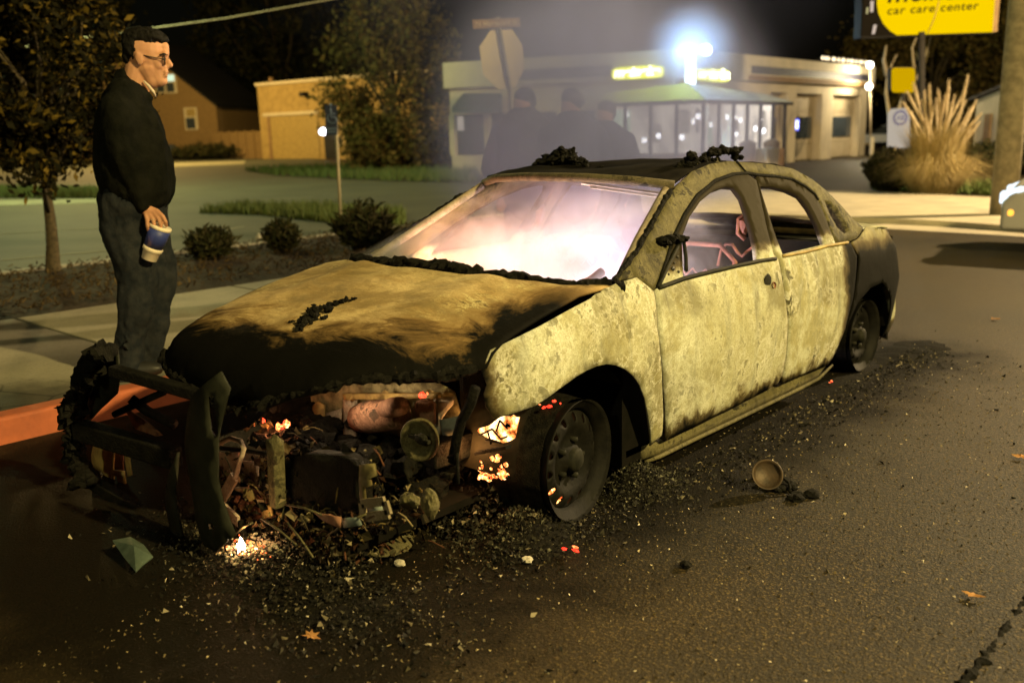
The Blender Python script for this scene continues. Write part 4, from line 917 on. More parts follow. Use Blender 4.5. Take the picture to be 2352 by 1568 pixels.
# parked cars and bollards in the shop lot
def plain_car(name, label, A, heading, paint, seed=0, L=4.4, W=1.75, H=1.45, lamps=None, group=None):
    """a parked car of simple build: body, cabin glass, wheels, lamps"""
    t = thing(name, label, 'car', A, group, heading); t_inv = A; c, s = math.cos(heading), math.sin(heading)
    ORG[t.name] = np.zeros(3)      # parts are given in the car's own frame
    prof = [(-L/2, .30), (-L/2, .62), (-L/2+.08, .78), (-L*.30, .88), (L*.27, .92), (L/2-.12, .80), (L/2, .62), (L/2, .30)]
    mb = MB(); n_ = len(prof); vs = []
    for y, ins in ((-W/2, .0), (-W/2+.06, -.0), (W/2-.06, -.0), (W/2, .0)):
        for x, z in prof: vs.append((x, y, z if abs(y) < W/2-.01 else z-(.06 if z > .5 else 0)))
    fs = []
    for r_ in range(3):
        for i in range(n_): j = (i+1) % n_; fs.append((r_*n_+i, r_*n_+j, (r_+1)*n_+j, (r_+1)*n_+i))
    fs += [tuple(range(n_))[::-1], tuple(3*n_+i for i in range(n_))]; mb.add(vs, fs); mb.build('body', paint, t, .05, 3)
    cab = [(-L*.36, .86), (-L*.22, H), (L*.08, H), (L*.27, .88)]; mb = MB(); vs = []
    for y, k_ in ((-W/2+.08, 0), (-W/2+.26, 1), (W/2-.26, 1), (W/2-.08, 0)):
        for x, z in cab: vs.append((x, y if z > 1 else (y*1.02), z if k_ else min(z, .9+.0*z) if z < 1 else z-.0))
    mb = MB(); lo = [(x, z) for x, z in cab if z < 1]; 
    P = [(-L*.36, -W/2+.08, .86), (L*.27, -W/2+.08, .88), (L*.27, W/2-.08, .88), (-L*.36, W/2-.08, .86), (-L*.22, -W/2+.27, H), (L*.08, -W/2+.27, H), (L*.08, W/2-.27, H), (-L*.22, W/2-.27, H)]
    mb.add(P, [(0, 1, 5, 4), (1, 2, 6, 5), (2, 3, 7, 6), (3, 0, 4, 7), (4, 5, 6, 7)]); mb.build('window', M['glass_dark'], t, .03)
    mb = MB(); mb.box((-L*.07, 0, H), (L*.29, W-.5, .05)); mb.build('roof', paint, t, .02)
    for x in (-L*.31, L*.30):
        for y in (-W/2+.1, W/2-.1):
            mb = MB(); sgn = 1 if y > 0 else -1; mb.lathe((x, y, .32), (0, sgn, 0), [(.001, -.1), (.32, -.1), (.32, .08), (.30, .1), (.21, .1)], 20); w_ = mb.build('wheel', M['tyre'], t)
            mb = MB(); mb.lathe((x, y, .32), (0, sgn, 0), [(.21, .095), (.19, .075), (.08, .085), (.001, .09)], 16); mb.build('rim', M['galv'], w_)
    for y in (-W/2+.25, W/2-.25):
        mb = MB(); mb.box((L/2-.02, y, .66), (.10, .34, .13)); mb.build('headlight', M['headlight'] if lamps in ('head', 'all') else M['glass_dark'], t, .02)
        mb = MB(); mb.box((-L/2+.02, y, .70), (.10, .30, .14)); mb.build('tail_light', M['redlamp'] if lamps in ('tail', 'all') else M['brownband'], t, .02)
    return t
def face(a): return a
hx = math.atan2(HR[1], HR[0])
plain_car('parked_car', 'pale blue-white car with glinting lamps beside the shop corner', ground(2034, 66), hx+2.9, M['carpaint_pale'], lamps='head')
plain_car('parked_car', 'dark car with its lamps on, before the brick house', ground(392, 88), hx+.2, M['black'], lamps='all')
base = ground(2046, 27); mb = MB(); mb.tube([base, base+UP*.75, base+UP*.82], [.1, .1, .04], 10); tag(mb.build('bollard', M['yellow_metal']), 'yellow bollard beside the clipped evergreen ball', 'bollard')
base = ground(2000, 38); mb = MB(); mb.tube([base, base+UP*1.0, base+UP*1.05], [.09, .09, .04], 10); tag(mb.build('bollard', M['whitewall']), 'pale bollard at the right corner of the shop', 'bollard')
for x, d_, lb in ((1716, 33.5, 'brown bin by the shop entrance, left of the pale planter'), (1770, 34.5, 'brown bin by the first garage bay')):
    p = ground(x, d_); mb = MB(); mb.lathe(p, UP, [(.001, 0), (.26, 0), (.30, .9), (.32, .92), (.30, 1.0), (.12, 1.1), (.001, 1.1)], 14, False); tag(mb.build('litter_bin', M['brownband']), lb, 'bin', 'bins before the shop')
p = ground(1745, 34.0); mb = MB(); mb.prism([p-wr.u*.45, p+wr.u*.45, p+wr.u*.52+UP*.8, p-wr.u*.52+UP*.8], wr.n*.5); tag(mb.build('planter', M['shopwall'], None, .03), 'pale square planter between two brown bins before the shop', 'planter')
# ================================================================ the burnt sedan
def lerp(t, pts): return float(np.interp(t, [p[0] for p in pts], [p[1] for p in pts]))
SZ = [(.05, .78), (.12, .82), (.2, .865), (.35, .89), (.55, .905), (.72, .89), (.80, .87), (.87, .845), (1.0, .775), (1.15, .69), (1.28, .61), (1.36, .55), (1.45, .45)]
SY = [(-1., -.24), (-.8, -.13), (-.5, -.045), (-.2, -.01), (.1, 0), (2.2, 0), (2.8, -.02), (3.3, -.07), (3.6, -.14), (3.85, -.26)]
_z = np.linspace(0, 1.5, 301); _sz = np.interp(_z, *zip(*SZ)); _sz = np.convolve(np.pad(_sz, 8, 'edge'), np.ones(17)/17, 'valid')
_y = np.linspace(-1.2, 4.2, 301); _sy = np.interp(_y, *zip(*SY)); _sy = np.convolve(np.pad(_sy, 6, 'edge'), np.ones(13)/13, 'valid')
def side(y, z): return float(np.interp(z, _z, _sz)+np.interp(y, _y, _sy))
def on_side(px, py):
    d = ray(px, py); a = None; t = 2.0
    while t < 8:
        p = CAM+d*t
        if p[0] < side(p[1], p[2]):
            lo, hi = t-.05, t
            for _ in range(14):
                mid = (lo+hi)/2; q = CAM+d*mid
                if q[0] < side(q[1], q[2]): hi = mid
                else: lo = mid
            q = CAM+d*hi; return (q[1], q[2])
        t += .05
    return (3.5, .3)
SP = lambda L: [on_side(*p) for p in L]
car = thing('burnt_sedan', 'burnt-out four-door sedan with ash-pale doors, no windows and a smoking cabin', 'car', (0, 0, 0))
LEFT = lambda y, z: (side(y, z), y, z); RIGHT = lambda y, z: (-side(y, z), y, z)
gapF = [(1505, 667), (1513, 754), (1522, 822), (1525, 878), (1523, 1010)]
fender = SP([(1462, 637), (1501, 668), (1509, 754), (1518, 822), (1521, 878), (1519, 1000), (1492, 1024), (1494, 990), (1489, 950), (1482, 915), (1470, 884), (1455, 863), (1437, 848), (1416, 839), (1395, 836), (1371, 841), (1348, 851), (1322, 867), (1297, 885), (1275, 901), (1256, 915), (1229, 932), (1137, 962), (1118, 935), (1113, 905), (1120, 884), (1108, 850), (1127, 803), (1195, 771), (1297, 717), (1412, 652)])
fdoor = SP([(1507, 667), (1549, 548), (1576, 494), (1604, 453), (1644, 419), (1684, 403), (1717, 400), (1737, 414), (1750, 470), (1764, 530), (1776, 584), (1787, 595), (1799, 652), (1809, 737), (1804, 822), (1797, 860), (1786, 883), (1700, 928), (1600, 978), (1525, 1014), (1527, 878), (1524, 822), (1515, 754)])
fwin = SP([(1569, 638), (1565, 548), (1583, 500), (1608, 463), (1642, 436), (1670, 427), (1690, 429), (1707, 452), (1724, 506), (1738, 561), (1743, 597)])
rdoor = SP([(1741, 414), (1738, 404), (1778, 406), (1819, 413), (1850, 430), (1870, 447), (1884, 470), (1900, 510), (1914, 545), (1920, 561), (1952, 556), (1969, 588), (1962, 669), (1942, 754), (1921, 805), (1901, 839), (1850, 858), (1796, 882), (1804, 852), (1809, 822), (1814, 737), (1804, 652), (1793, 595), (1780, 584), (1768, 530), (1755, 470)])
rwin = SP([(1745, 427), (1778, 427), (1812, 436), (1840, 449), (1860, 476), (1880, 513), (1897, 560), (1797, 584), (1774, 520), (1757, 465)])
rail = SP([(1418, 646), (1472, 574), (1523, 479), (1554, 428), (1588, 394), (1629, 377), (1673, 370), (1707, 372), (1768, 377), (1819, 387), (1864, 411), (1898, 438), (1932, 472), (1959, 503), (1983, 523), (1969, 546), (1953, 554), (1922, 559), (1916, 545), (1902, 508), (1886, 467), (1871, 443), (1850, 426), (1819, 409), (1778, 402), (1738, 398), (1717, 396), (1683, 399), (1642, 415), (1602, 449), (1574, 490), (1547, 543), (1503, 666), (1462, 636), (1440, 640)])
qwin = SP([(1893, 459), (1910, 468), (1932, 499), (1951, 529), (1940, 537), (1922, 522), (1906, 492)])
quarter = SP([(1955, 557), (1970, 549), (1989, 521), (2034, 527), (2057, 567), (2065, 635), (2057, 683), (2050, 720)]) + [(3.46, .10), (3.34, .12), (3.30, .32), (3.20, .46), (3.0, .56), (2.76, .56), (2.57, .50), (2.45, .38)] + SP([(1945, 754), (1965, 669), (1972, 588)])
for nm, key, outl, holes, th, rg in (('fender', 'fender', fender, [], .006, .004), ('front_door', 'door', fdoor, [fwin], .035, .003), ('rear_door', 'reardoor', rdoor, [rwin], .035, .003), ('pillar_and_roof_rail', 'rail', rail, [qwin], .05, .004), ('quarter_panel', 'quarter', quarter, [], .008, .004)):
    for mp, outv in ((LEFT, (1, 0, 0)), (RIGHT, (-1, 0, 0))):
        o = panel(nm, outl, holes, mp, M[key], car, th, .035, outv, rg, seed=len(nm)+int(outv[0] < 0))
        o['label'] = nm.replace('_', ' ')+(' on the driver side' if outv[0] > 0 else ' on the kerb side')
# dark seams and window rims standing a little proud of the doors
def rim(name, pix, r, mat, off=.004, close=False, parent=None, sides=(1, -1)):
    P = densify(SP(pix)+([SP(pix)[0]] if close else []), .03)
    if not close: P = P[:max(2, len(P)-max(1, int(np.linalg.norm(np.array(SP(pix)[-1])-np.array(SP(pix)[0]))/.03)))]
    for s_ in sides:
        mb = MB(); mb.tube([(s_*(side(y, z)+off), y, z) for y, z in P], r, 6); mb.build(name, mat, parent or car)
rim('window_seal', [(1509, 662), (1547, 545), (1574, 491), (1602, 450), (1642, 416), (1683, 401), (1717, 398), (1738, 402), (1778, 405), (1819, 412), (1850, 429), (1871, 446), (1888, 475)], .011, M['char'], -.002)
rim('belt_strip', [(1511, 661), (1571, 639), (1640, 622), (1700, 608), (1744, 599), (1787, 593)], .010, M['char_soft'], .004)
rim('belt_strip', [(1796, 588), (1850, 578), (1897, 565), (1950, 556)], .009, M['yellow_metal'], .004)
rim('mirror_strut', [(1508, 658), (1530, 612), (1550, 572), (1565, 545)], .010, M['char_soft'], .008, sides=(1,))
rim('mirror_strut', [(1566, 548), (1572, 590), (1572, 637)], .009, M['char_soft'], .008, sides=(1,))
mb = MB()
for x, y, r_ in ((1512, 551, .022), (1530, 548, .026), (1548, 547, .024), (1562, 548, .018), (1522, 556, .018)):
    q = on_side(x, y); mb.lump((side(*q)+.02, q[0], q[1]), r_, (1.3, 1.2, .8), 2, .5, 2, x)
mb.build('melted_mirror_bracket', M['char'], car)
mb = MB()   # bolt holes in the mirror plate
for x, y, r_ in ((1545, 618, .012), (1535, 630, .006), (1558, 624, .007), (1555, 590, .006), (1548, 604, .005)):
    q = on_side(x, y); mb.lathe((side(*q)-.002, q[0], q[1]), (1, 0, 0), [(.001, 0), (r_, .001), (r_, .006), (.001, .007)], 10)
mb.build('bolt_hole', M['black'], car)
q = on_side(1776, 655); mb = MB(); mb.lathe((side(*q)-.004, q[0], q[1]), (1, -.1, .1), [(.001, .0), (.010, .002), (.018, .008), (.016, .012)], 12); mb.build('door_handle_hole', M['wire'], car)
q = on_side(1764, 650); mb = MB(); mb.lump((side(*q)-.002, q[0], q[1]), .05, (.12, .8, 1.0), 2, .2); mb.build('handle_recess', M['char_soft'], car)
# sill with a bent lower lip
sl = SP([(1480, 1058), (1525, 1030), (1600, 995), (1700, 945), (1800, 895), (1870, 868), (1905, 852)])
for s_ in (1, -1):
    mb = MB(); P = densify(sl, .08)[:-8]
    P = [(.50, .125), (.62, .115), (.9, .12), (1.2, .12), (1.6, .125), (2.0, .13), (2.22, .14), (2.34, .20)]
    mb.tube([(s_*(side(y, z)-.035), y, z) for y, z in P], [.035, .04, .04, .04, .04, .04, .038, .02], 10)
    mb.tube([(s_*(side(y, z)+.0), y, z-.035) for y, z in P], [.007, .011, .011, .011, .011, .011, .010, .006], 6)
    mb.build('sill', M['rail'], car)
# hood
NOSE_L = [(0, -1.03), (.2, -1.01), (.45, -.93), (.56, -.84), (.70, -.71), (.84, -.50), (.9, -.42)]
NOSE_R = [(0, -1.03), (.3, -1.03), (.5, -1.0), (.62, -.95), (.72, -.84), (.84, -.6), (.9, -.5)]
def nose(x): return lerp(abs(x), NOSE_L if x > 0 else NOSE_R)
def hoodz(x, y):
    s_ = max(0.0, y-nose(x)); a = lerp(x, [(-.8, .105), (-.4, .19), (-.1, .235), (.1, .235), (.22, .20), (.32, .16), (.45, .115), (.55, .085), (.85, .085)])
    z = .957-.088*x*x+.17*min(y, .05) - a*(.55*math.exp(-s_/.035)+.45*math.exp(-s_/.22))
    z += .012*math.exp(-((abs(x)-.42)/.09)**2)*min(1, max(0, (y+.9)/.5))
    return z + .006*noise.fractal(Vector((x*3, y*3, 4)), 1, 2, 3)
ho = [(.812, .30)]
ho += [(x, nose(x)) for x in np.linspace(.845, -.83, 60)]
ho += [(-.812, .30), (-.70, .10), (-.50, .0), (-.2, -.03), (.2, -.03), (.50, .0), (.70, .10)]
panel('hood', ho, [], lambda x, y: (x, y, hoodz(x, y)), M['hood'], car, .012, .035, (0, 0, 1), .004, seed=3)
mb = MB(); rr = random.Random(3)   # ragged burnt front lip of the hood
crust(mb, [(x, nose(x)+.010, hoodz(x, nose(x)+.01)-.012-.030*math.exp(-((x+.02)/.16)**2)) for x in np.linspace(-.74, .82, 60)], .016, 1.0, 3)
mb.build('hood_lip', M['char'], car)
mb = MB()   # charred ridge between hood and windscreen opening
crust(mb, [(x, lerp(abs(x), [(0, .03), (.2, .03), (.5, .06), (.7, .16), (.82, .34)]), lerp(abs(x), [(0, .955), (.5, .94), (.82, .90)])) for x in np.linspace(-.82, .82, 60)], .020, .8, 5, flat_=1.4)
mb.build('cowl_ridge', M['char'], car)
mb = MB(); mb.prism([(-.8, .36, .88), (-.7, .18, .905), (-.4, .07, .925), (0, .04, .93), (.4, .07, .925), (.7, .18, .905), (.8, .36, .88), (.8, .50, .84), (-.8, .50, .84)], (0, 0, -.02)); mb.build('cowl', M['char'], car)
# windscreen header, roof skin, charred rubber along the pillars
HD = [(-.62, 1.02, 1.255), (-.45, .93, 1.285), (-.2, .88, 1.298), (0, .865, 1.30), (.2, .88, 1.298), (.45, .93, 1.285), (.62, 1.02, 1.262)]
mb = MB(); mb.tube(HD, .022, 8); mb.build('windscreen_header', M['frame'], car)
for s_ in (1, -1):
    mb = MB(); q = random.Random(4); P = densify([on_side(*p) for p in ((1416, 650), (1472, 576), (1523, 481), (1553, 430))], .03)[:25]
    crust(mb, [(s_*(side(y, z)-.012), y-.012, z+.002) for y, z in P if y < 1.05], .013, .7, 7)
    mb.build('windscreen_rubber', M['char'], car)
def roofz(x, y):
    hz = lerp(y, [(.86, 1.305), (1.1, 1.33), (1.5, 1.362), (1.8, 1.362), (2.1, 1.335), (2.4, 1.27), (2.6, 1.19)])
    return hz - .09*abs(x)**2*(.8) - .02*noise.fractal(Vector((x*2.5, y*2.5, 7)), 1, 2, 3) - .022*math.exp(-((x+.05)/.3)**2-((y-1.45)/.3)**2)
ro = [(-.60, 1.02), (-.45, .94), (-.2, .885), (.2, .885), (.45, .94), (.60, 1.02), (.565, 1.4), (.555, 1.75), (.575, 2.1), (.60, 2.35), (.3, 2.48), (-.3, 2.48), (-.60, 2.35), (-.575, 2.1), (-.555, 1.75), (-.565, 1.4)]
panel('roof', ro, [], lambda x, y: (x, y, roofz(x, y)), M['roof'], car, .014, .05, (0, 0, 1), .006, seed=9)
mb = MB()
for y in (1.32, 1.85): mb.bar((-.55, y, 1.275), (.55, y, 1.275), .05, .02)
mb.build('roof_bow', M['ash_metal'], car)
mb = MB(); mb.bar((.10, .98, 1.265), (.50, 1.22, 1.195), .05, .010, (0, .3, 1)); mb.bar((.14, 1.0, 1.245), (.52, 1.25, 1.175), .02, .010, (0, .3, 1)); mb.build('hanging_headliner_strip', M['white_ash'], car)
mb = MB(); mb.tube([(.62, 1.02, 1.25), (.60, 1.0, 1.16), (.61, 1.01, 1.10)], .010, 6); mb.build('hanging_wire', M['char'], car)
# deck lid, tail panel, rear bumper remnant
def deckz(x, y): return lerp(y, [(2.6, .99), (2.8, .945), (3.2, .93), (3.45, .885), (3.6, .80)])-.07*x*x
panel('boot_lid', [(-.78, 2.78), (-.5, 2.62), (.5, 2.62), (.78, 2.78), (.76, 3.3), (.66, 3.5), (.4, 3.58), (-.4, 3.58), (-.66, 3.5), (-.76, 3.3)], [], lambda x, y: (x, y, deckz(x, y)), M['door'], car, .01, .06, (0, 0, 1), .004)
for a0, a1, mt in ((.42, .80, 'quarter'), (.10, .42, 'ash_metal')):
    mb = MB(); xs = np.linspace(-.75, .75, 17); vs = []
    for z in np.linspace(a0, a1, 5):
        for x in xs: vs.append((x, 3.62-.20*(abs(x)/.75)**3+(.03 if z < .42 else 0), z))
    mb.add(vs, [(j*17+i, j*17+i+1, (j+1)*17+i+1, (j+1)*17+i) for j in range(4) for i in range(16)], True)
    mb.build('tail_panel' if a0 > .3 else 'rear_bumper', M[mt], car)
mb = MB(); mb.lump((.72, 3.46, .30), .16, (.35, .6, 1.15), 2, .15); mb.build('bumper_corner', M['door'], car)
# inner structure: floor, firewall, wheel tubs, pillars, seats
mb = MB(); mb.box2((-.74, .45, .17), (.74, 2.35, .20)); mb.box2((-.5, 2.35, .25), (.5, 3.5, .28)); mb.build('floor_pan', M['char_soft'], car)
mb = MB(); mb.box2((-.80, .36, .10), (.80, .39, .87)); mb.build('firewall', M['dark'], car)
for s_ in (1, -1):
    mb = MB(); mb.box2((s_*.745, .39, .10), (s_*.80, .62, .86)); mb.build('hinge_post', M['dark'], car)
mb = MB(); mb.box2((-.80, .39, .135), (.80, .60, .165)); mb.build('toe_board', M['dark'], car)
mb = MB(); mb.box2((-.70, 2.42, .28), (.70, 2.46, .86)); mb.build('rear_seat_back', M['char_soft'], car)
mb = MB(); mb.box2((-.72, 2.46, .84), (.72, 2.72, .865)); mb.build('parcel_shelf', M['char_soft'], car)
for s_ in (1, -1):
    mb = MB(); mb.bar((s_*.80, 1.60, .22), (s_*.80, 1.58, .86), .10, .07, (1, 0, 0)); mb.bar((s_*.80, 1.57, .86), (s_*.60, 1.66, 1.24), .07, .045, (1, 0, 0)); mb.build('centre_pillar', M['ash_metal'], car, .008)
    mb = MB(); mb.tube([(s_*.70, 1.60, 1.10), (s_*.66, 1.56, 1.06), (s_*.67, 1.54, .99), (s_*.70, 1.56, .96)], .012, 6); mb.lump((s_*.69, 1.57, 1.03), .03, (1, 1, 1.6), 2, .5); mb.build('seat_belt_remnant', M['wire'], car)
    mb = MB(); mb.tube([(s_*.79, .34, .90), (s_*.70, .62, 1.05), (s_*.60, .98, 1.24)], .022, 8); mb.build('pillar_lining', M['ash_metal'], car)
    # inner wheel house and suspension
    mb = MB(); n_ = 18; vs = []
    for j, x in enumerate((.80, .46)):
        for k in range(n_+1): a = math.pi*k/n_; vs.append((s_*x, .06+.38*math.cos(a), .24+.38*math.sin(a)))
    mb.add(vs, [(k, k+1, n_+2+k, n_+1+k) for k in range(n_)], True); mb.build('front_wheel_house', M['char_soft'], car)
    mb = MB(); vs = []
    for j, x in enumerate((.79, .5)):
        for k in range(n_+1): a = math.pi*k/n_; vs.append((s_*x, 2.90+.42*math.cos(a), .22+.38*math.sin(a)))
    vs.append((s_*.5, 2.9, .22)); mb.add(vs, [(k, k+1, n_+2+k, n_+1+k) for k in range(n_)]+[(n_+1+k, n_+2+k, 2*n_+2) for k in range(n_)]); mb.build('rear_wheel_house', M['dark'], car)
    mb = MB(); mb.tube([(s_*.62, .03, .26), (s_*.60, .03, .62)], [.055, .05], 12); mb.tube([(s_*.68, .0, .22), (s_*.3, .05, .2)], .03, 8); mb.build('strut', M['char_soft'], car)
    # front seat frame with springs
    x0 = s_*.37; sf = MB(); sf.tube([(x0-.22, 1.02, .30), (x0-.22, 1.50, .34), (x0-.21, 1.68, .82), (x0-.1, 1.71, .90), (x0+.1, 1.71, .90), (x0+.21, 1.68, .82), (x0+.22, 1.50, .34), (x0+.22, 1.02, .30)], .014, 8)
    st_ = sf.build('seat_frame', M['wire'], car)
    sp = MB()
    for z in (.45, .55, .65, .75): sp.tube([(x0-.2+.04*k, 1.55+(z-.4)*.32, z+.02*(-1)**k) for k in range(11)], .006, 5)
    sp.tube([(x0+.06, 1.76, .78), (x0+.07, 1.77, .86), (x0+.10, 1.77, .90), (x0+.14, 1.77, .90), (x0+.17, 1.77, .86), (x0+.20, 1.77, .84), (x0+.23, 1.77, .87), (x0+.27, 1.77, .90), (x0+.31, 1.77, .89), (x0+.33, 1.77, .85), (x0+.33, 1.77, .80)], .008, 6)
    sp.build('spring', M['wire'], st_)
mb = MB(); mb.tube([(-.72, .50, .78), (0, .46, .80), (.72, .50, .78)], .03, 8); mb.build('dash_beam', M['ash_metal'], car)
mb = MB(); mb.tube([(.36, .48, .74), (.36, .80, .86)], .022, 8)
mb.tube([(.36, .80, .86), (.30, .83, .84), (.22, .84, .80)], .009, 6); mb.build('steering_column', M['wire'], car)
mb = MB(); rr = random.Random(8)
for k in range(60): mb.lump((rr.uniform(-.65, .65), rr.uniform(.5, 1.1), rr.uniform(.22, .5)), rr.uniform(.04, .11), (1, 1, .6), 2, .5, 2, k)
mb.build('cabin_ash', M['white_ash'], car)
# wheels
def wheel(cx, cy, cz, R_, yaw, sgn, name='wheel', bare=True):
    ax = np.array([math.cos(yaw)*sgn, math.sin(yaw)*sgn, 0.0]); e1 = np.cross(UP, ax); C0 = np.array([cx, cy, cz])
    mb = MB(); mb.lathe(C0, ax, [(R_*.86, .0), (R_*.97, .012), (R_, .03), (R_*.985, .018), (R_*.93, -.02), (R_*.88, -.06), (R_*.86, -.13), (R_*.90, -.18), (R_*.98, -.19), (R_*.96, -.195), (R_*.8, -.12), (R_*.8, -.04)], 48, True, True)
    rim_ = mb.build(name, M['wheel'], car)
    # dished disc with a ring of oval holes
    hol = []
    for k in range(14):
        a = 2*math.pi*k/14+.1; c = np.array([math.cos(a), math.sin(a)])*R_*.70; t_ = np.array([-math.sin(a), math.cos(a)]); n2 = np.array([math.cos(a), math.sin(a)])
        hol.append([tuple(c+n2*math.cos(b)*R_*.078+t_*math.sin(b)*R_*.055) for b in np.linspace(0, 2*math.pi, 10, endpoint=False)])
    circ = [(R_*.87*math.cos(a), R_*.87*math.sin(a)) for a in np.linspace(0, 2*math.pi, 48, endpoint=False)]
    def dm(u, v):
        r = math.hypot(u, v)/R_; h = lerp(r, [(0, .005), (.2, .005), (.26, -.028), (.40, -.032), (.52, -.012), (.62, -.004), (.80, -.024), (.9, -.05)]); return C0+e1*u+UP*v+ax*h
    panel('rim', circ, hol, dm, M['wheel'], rim_, .005, R_*.075, tuple(ax))
    mb = MB(); mb.lathe(C0, ax, [(R_*.20, -.03), (R_*.20, .012), (R_*.15, .022), (.001, .024)], 20)
    for k in range(5): a = 2*math.pi*k/5; mb.lathe(C0+(e1*math.cos(a)+UP*math.sin(a))*R_*.32, ax, [(.012, -.03), (.012, -.004), (.001, -.002)], 8)
    mb.build('hub', M['char_soft'], rim_)
    return rim_, C0, ax, e1
for (x, y, z, R_, yw, s_) in ((.83, .0, .245, .245, .13, 1), (-.80, .0, .245, .245, .13, -1), (.775, 2.93, .225, .225, 0, 1), (-.775, 2.93, .225, .225, 0, -1)):
    w_, C0, ax, e1 = wheel(x, y, z, R_, yw, s_)
    if y < 1:   # crust of the burnt tyre left round the drum
        mb = MB(); q = random.Random(3); n_ = 90; vs = []
        for j, h in enumerate((-.005, -.07, -.13, -.19, -.25)):
            for k in range(n_):
                a = 2*math.pi*k/n_; rr_ = R_*(1.0+.035*noise.fractal(Vector((math.cos(a)*4, math.sin(a)*4, h*14)), 1, 2, 3)+(.03 if 0 < j < 4 else 0)); vs.append(C0+ax*h+(e1*math.cos(a)+UP*math.sin(a))*rr_)
        mb.add(vs, [(j*n_+k, j*n_+(k+1) % n_, (j+1)*n_+(k+1) % n_, (j+1)*n_+k) for j in range(4) for k in range(n_)], True); mb.build('tyre', M['tyre'], w_)
        if s_ > 0:
            mb = MB(); e = [(1240, 929), (1250, 935), (1262, 933), (1270, 936), (1268, 930), (1273, 921), (1247, 937), (1276, 938), (1259, 941)]
            for k, (x_, y_) in enumerate(e): p = at(x_, y_, 0, .80-.004*k); mb.lump(p, .0035+.002*(k % 3), (1.4, 1, .8), 2, .6, 3, k)
            for k, (x_, y_) in enumerate(((1257, 993), (1256, 1012), (1287, 926))): p = at(x_, y_, 0, .815); mb.lump(p, .0035, (1, 1, 1.4), 1, .5, 3, k)
            mb.build('embers', M['ember_red'], w_)['kind'] = 'stuff'
            mb = MB(); q = random.Random(19)
            for k in range(46):
                a = q.uniform(-2.5, -.55); r0_ = R_*q.uniform(.52, .82); mb.lump(C0-ax*q.uniform(.05, .09)+(e1*math.cos(a)+UP*math.sin(a))*r0_, q.uniform(.010, .022), (1, 1, 1), 1, .5, 3, k)
            mb.build('inner_embers', M['ember'], w_)['kind'] = 'stuff'
    else:
        mb = MB(); n_ = 60; vs = []
        for j, h in enumerate((-.0, -.06, -.13, -.19)):
            for k in range(n_): a = 2*math.pi*k/n_; vs.append(C0+ax*h+(e1*math.cos(a)+UP*math.sin(a))*R_*1.01)
        mb.add(vs, [(j*n_+k, j*n_+(k+1) % n_, (j+1)*n_+(k+1) % n_, (j+1)*n_+k) for j in range(3) for k in range(n_)], True); mb.build('tyre', M['tyre'], w_)

# ---------------------------------------------------------------- stripped front end and engine bay
def flat(name, pix, yv, mat, thick=.006, bulge=0.0, parent=None, step=.03, holes=(), rg=.002, slant=0.0, seed=0):
    """sheet metal standing across the car at a distance yv, cut to an outline"""
    P = [at(x, y, 1, yv) for x, y in pix]; P2 = [(p[0], p[2]) for p in P]; H2 = [[(at(x, y, 1, yv)[0], at(x, y, 1, yv)[2]) for x, y in h] for h in holes]
    xm = sum(p[0] for p in P2)/len(P2); zm = sum(p[1] for p in P2)/len(P2); w = max(p[0] for p in P2)-min(p[0] for p in P2)+1e-6; h = max(p[1] for p in P2)-min(p[1] for p in P2)
    return panel(name, P2, H2, lambda x, z: (x, yv+slant*(z-zm)+bulge*(((x-xm)/w*2)**2+((z-zm)/h*2)**2*.6), z), mat, parent or car, thick, step, (0, -1, 0), rg, seed)
def fpt(x, y, yv): return at(x, y, 1, yv)
bumper = flat('bumper_plate', [(478, 860), (494, 900), (489, 1011), (491, 1106), (500, 1157), (519, 1238), (485, 1270), (421, 1253), (402, 1140), (395, 1038), (418, 953), (436, 908)], -1.18, M['plate'], .01, .045, holes=[[(466, 915), (474, 912), (489, 1000), (484, 1010), (476, 990)], [(472, 1205), (484, 1205), (484, 1218), (472, 1218)], [(515-8, 1243), (520-8, 1243), (518-8, 1250), (513-8, 1249)]], rg=.006)
flat('bumper_flange', [(366, 1140), (395, 1042), (399, 1140), (418, 1252), (440, 1268), (420, 1318), (400, 1312), (385, 1240)], -1.14, M['char_soft'], .012, .02, rg=.006)
mb = MB(); mb.bar(fpt(258, 850, -1.16), fpt(500, 918, -1.0), .05, .045); mb.build('upper_crossbar', M['char'], car, .006)
mb = MB(); mb.bar(fpt(180, 985, -1.18), fpt(405, 1052, -1.04), .07, .085); mb.build('middle_crossbar', M['char'], car, .008)
mb = MB(); mb.bar(fpt(205, 1102, -1.16), fpt(372, 1205, -1.06), .05, .05); mb.build('lower_crossbar', M['char'], car, .006)
mb = MB(); mb.tube([fpt(262, 952, -1.05), fpt(320, 925, -.98), fpt(376, 900, -.95)], .016, 7); mb.tube([fpt(300, 915, -1.0), fpt(340, 945, -.95), fpt(402, 975, -.9)], .022, 7); mb.build('brace', M['char'], car)
mb = MB(); rr = random.Random(12); path = [(205, 1110), (172, 1050), (166, 1000), (165, 950), (180, 898), (196, 858), (220, 820), (245, 803)]
crust(mb, [fpt(x_, y_, -1.19) for x_, y_ in path], .036, 1.2, 4, step=.010)
crust(mb, [fpt(x_-6, y_+4, -1.21) for x_, y_ in path], .020, 1.6, 9, step=.010)
mb.tube([fpt(x+10, y, -1.18) for x, y in path], .032, 8)
mb.build('charred_corner_post', M['char'], car)
flat('corner_plate', [(262, 800), (268, 862), (262, 905), (205, 962), (184, 968), (196, 900), (222, 850)], -1.14, M['plate'], .008, .01, rg=.008)
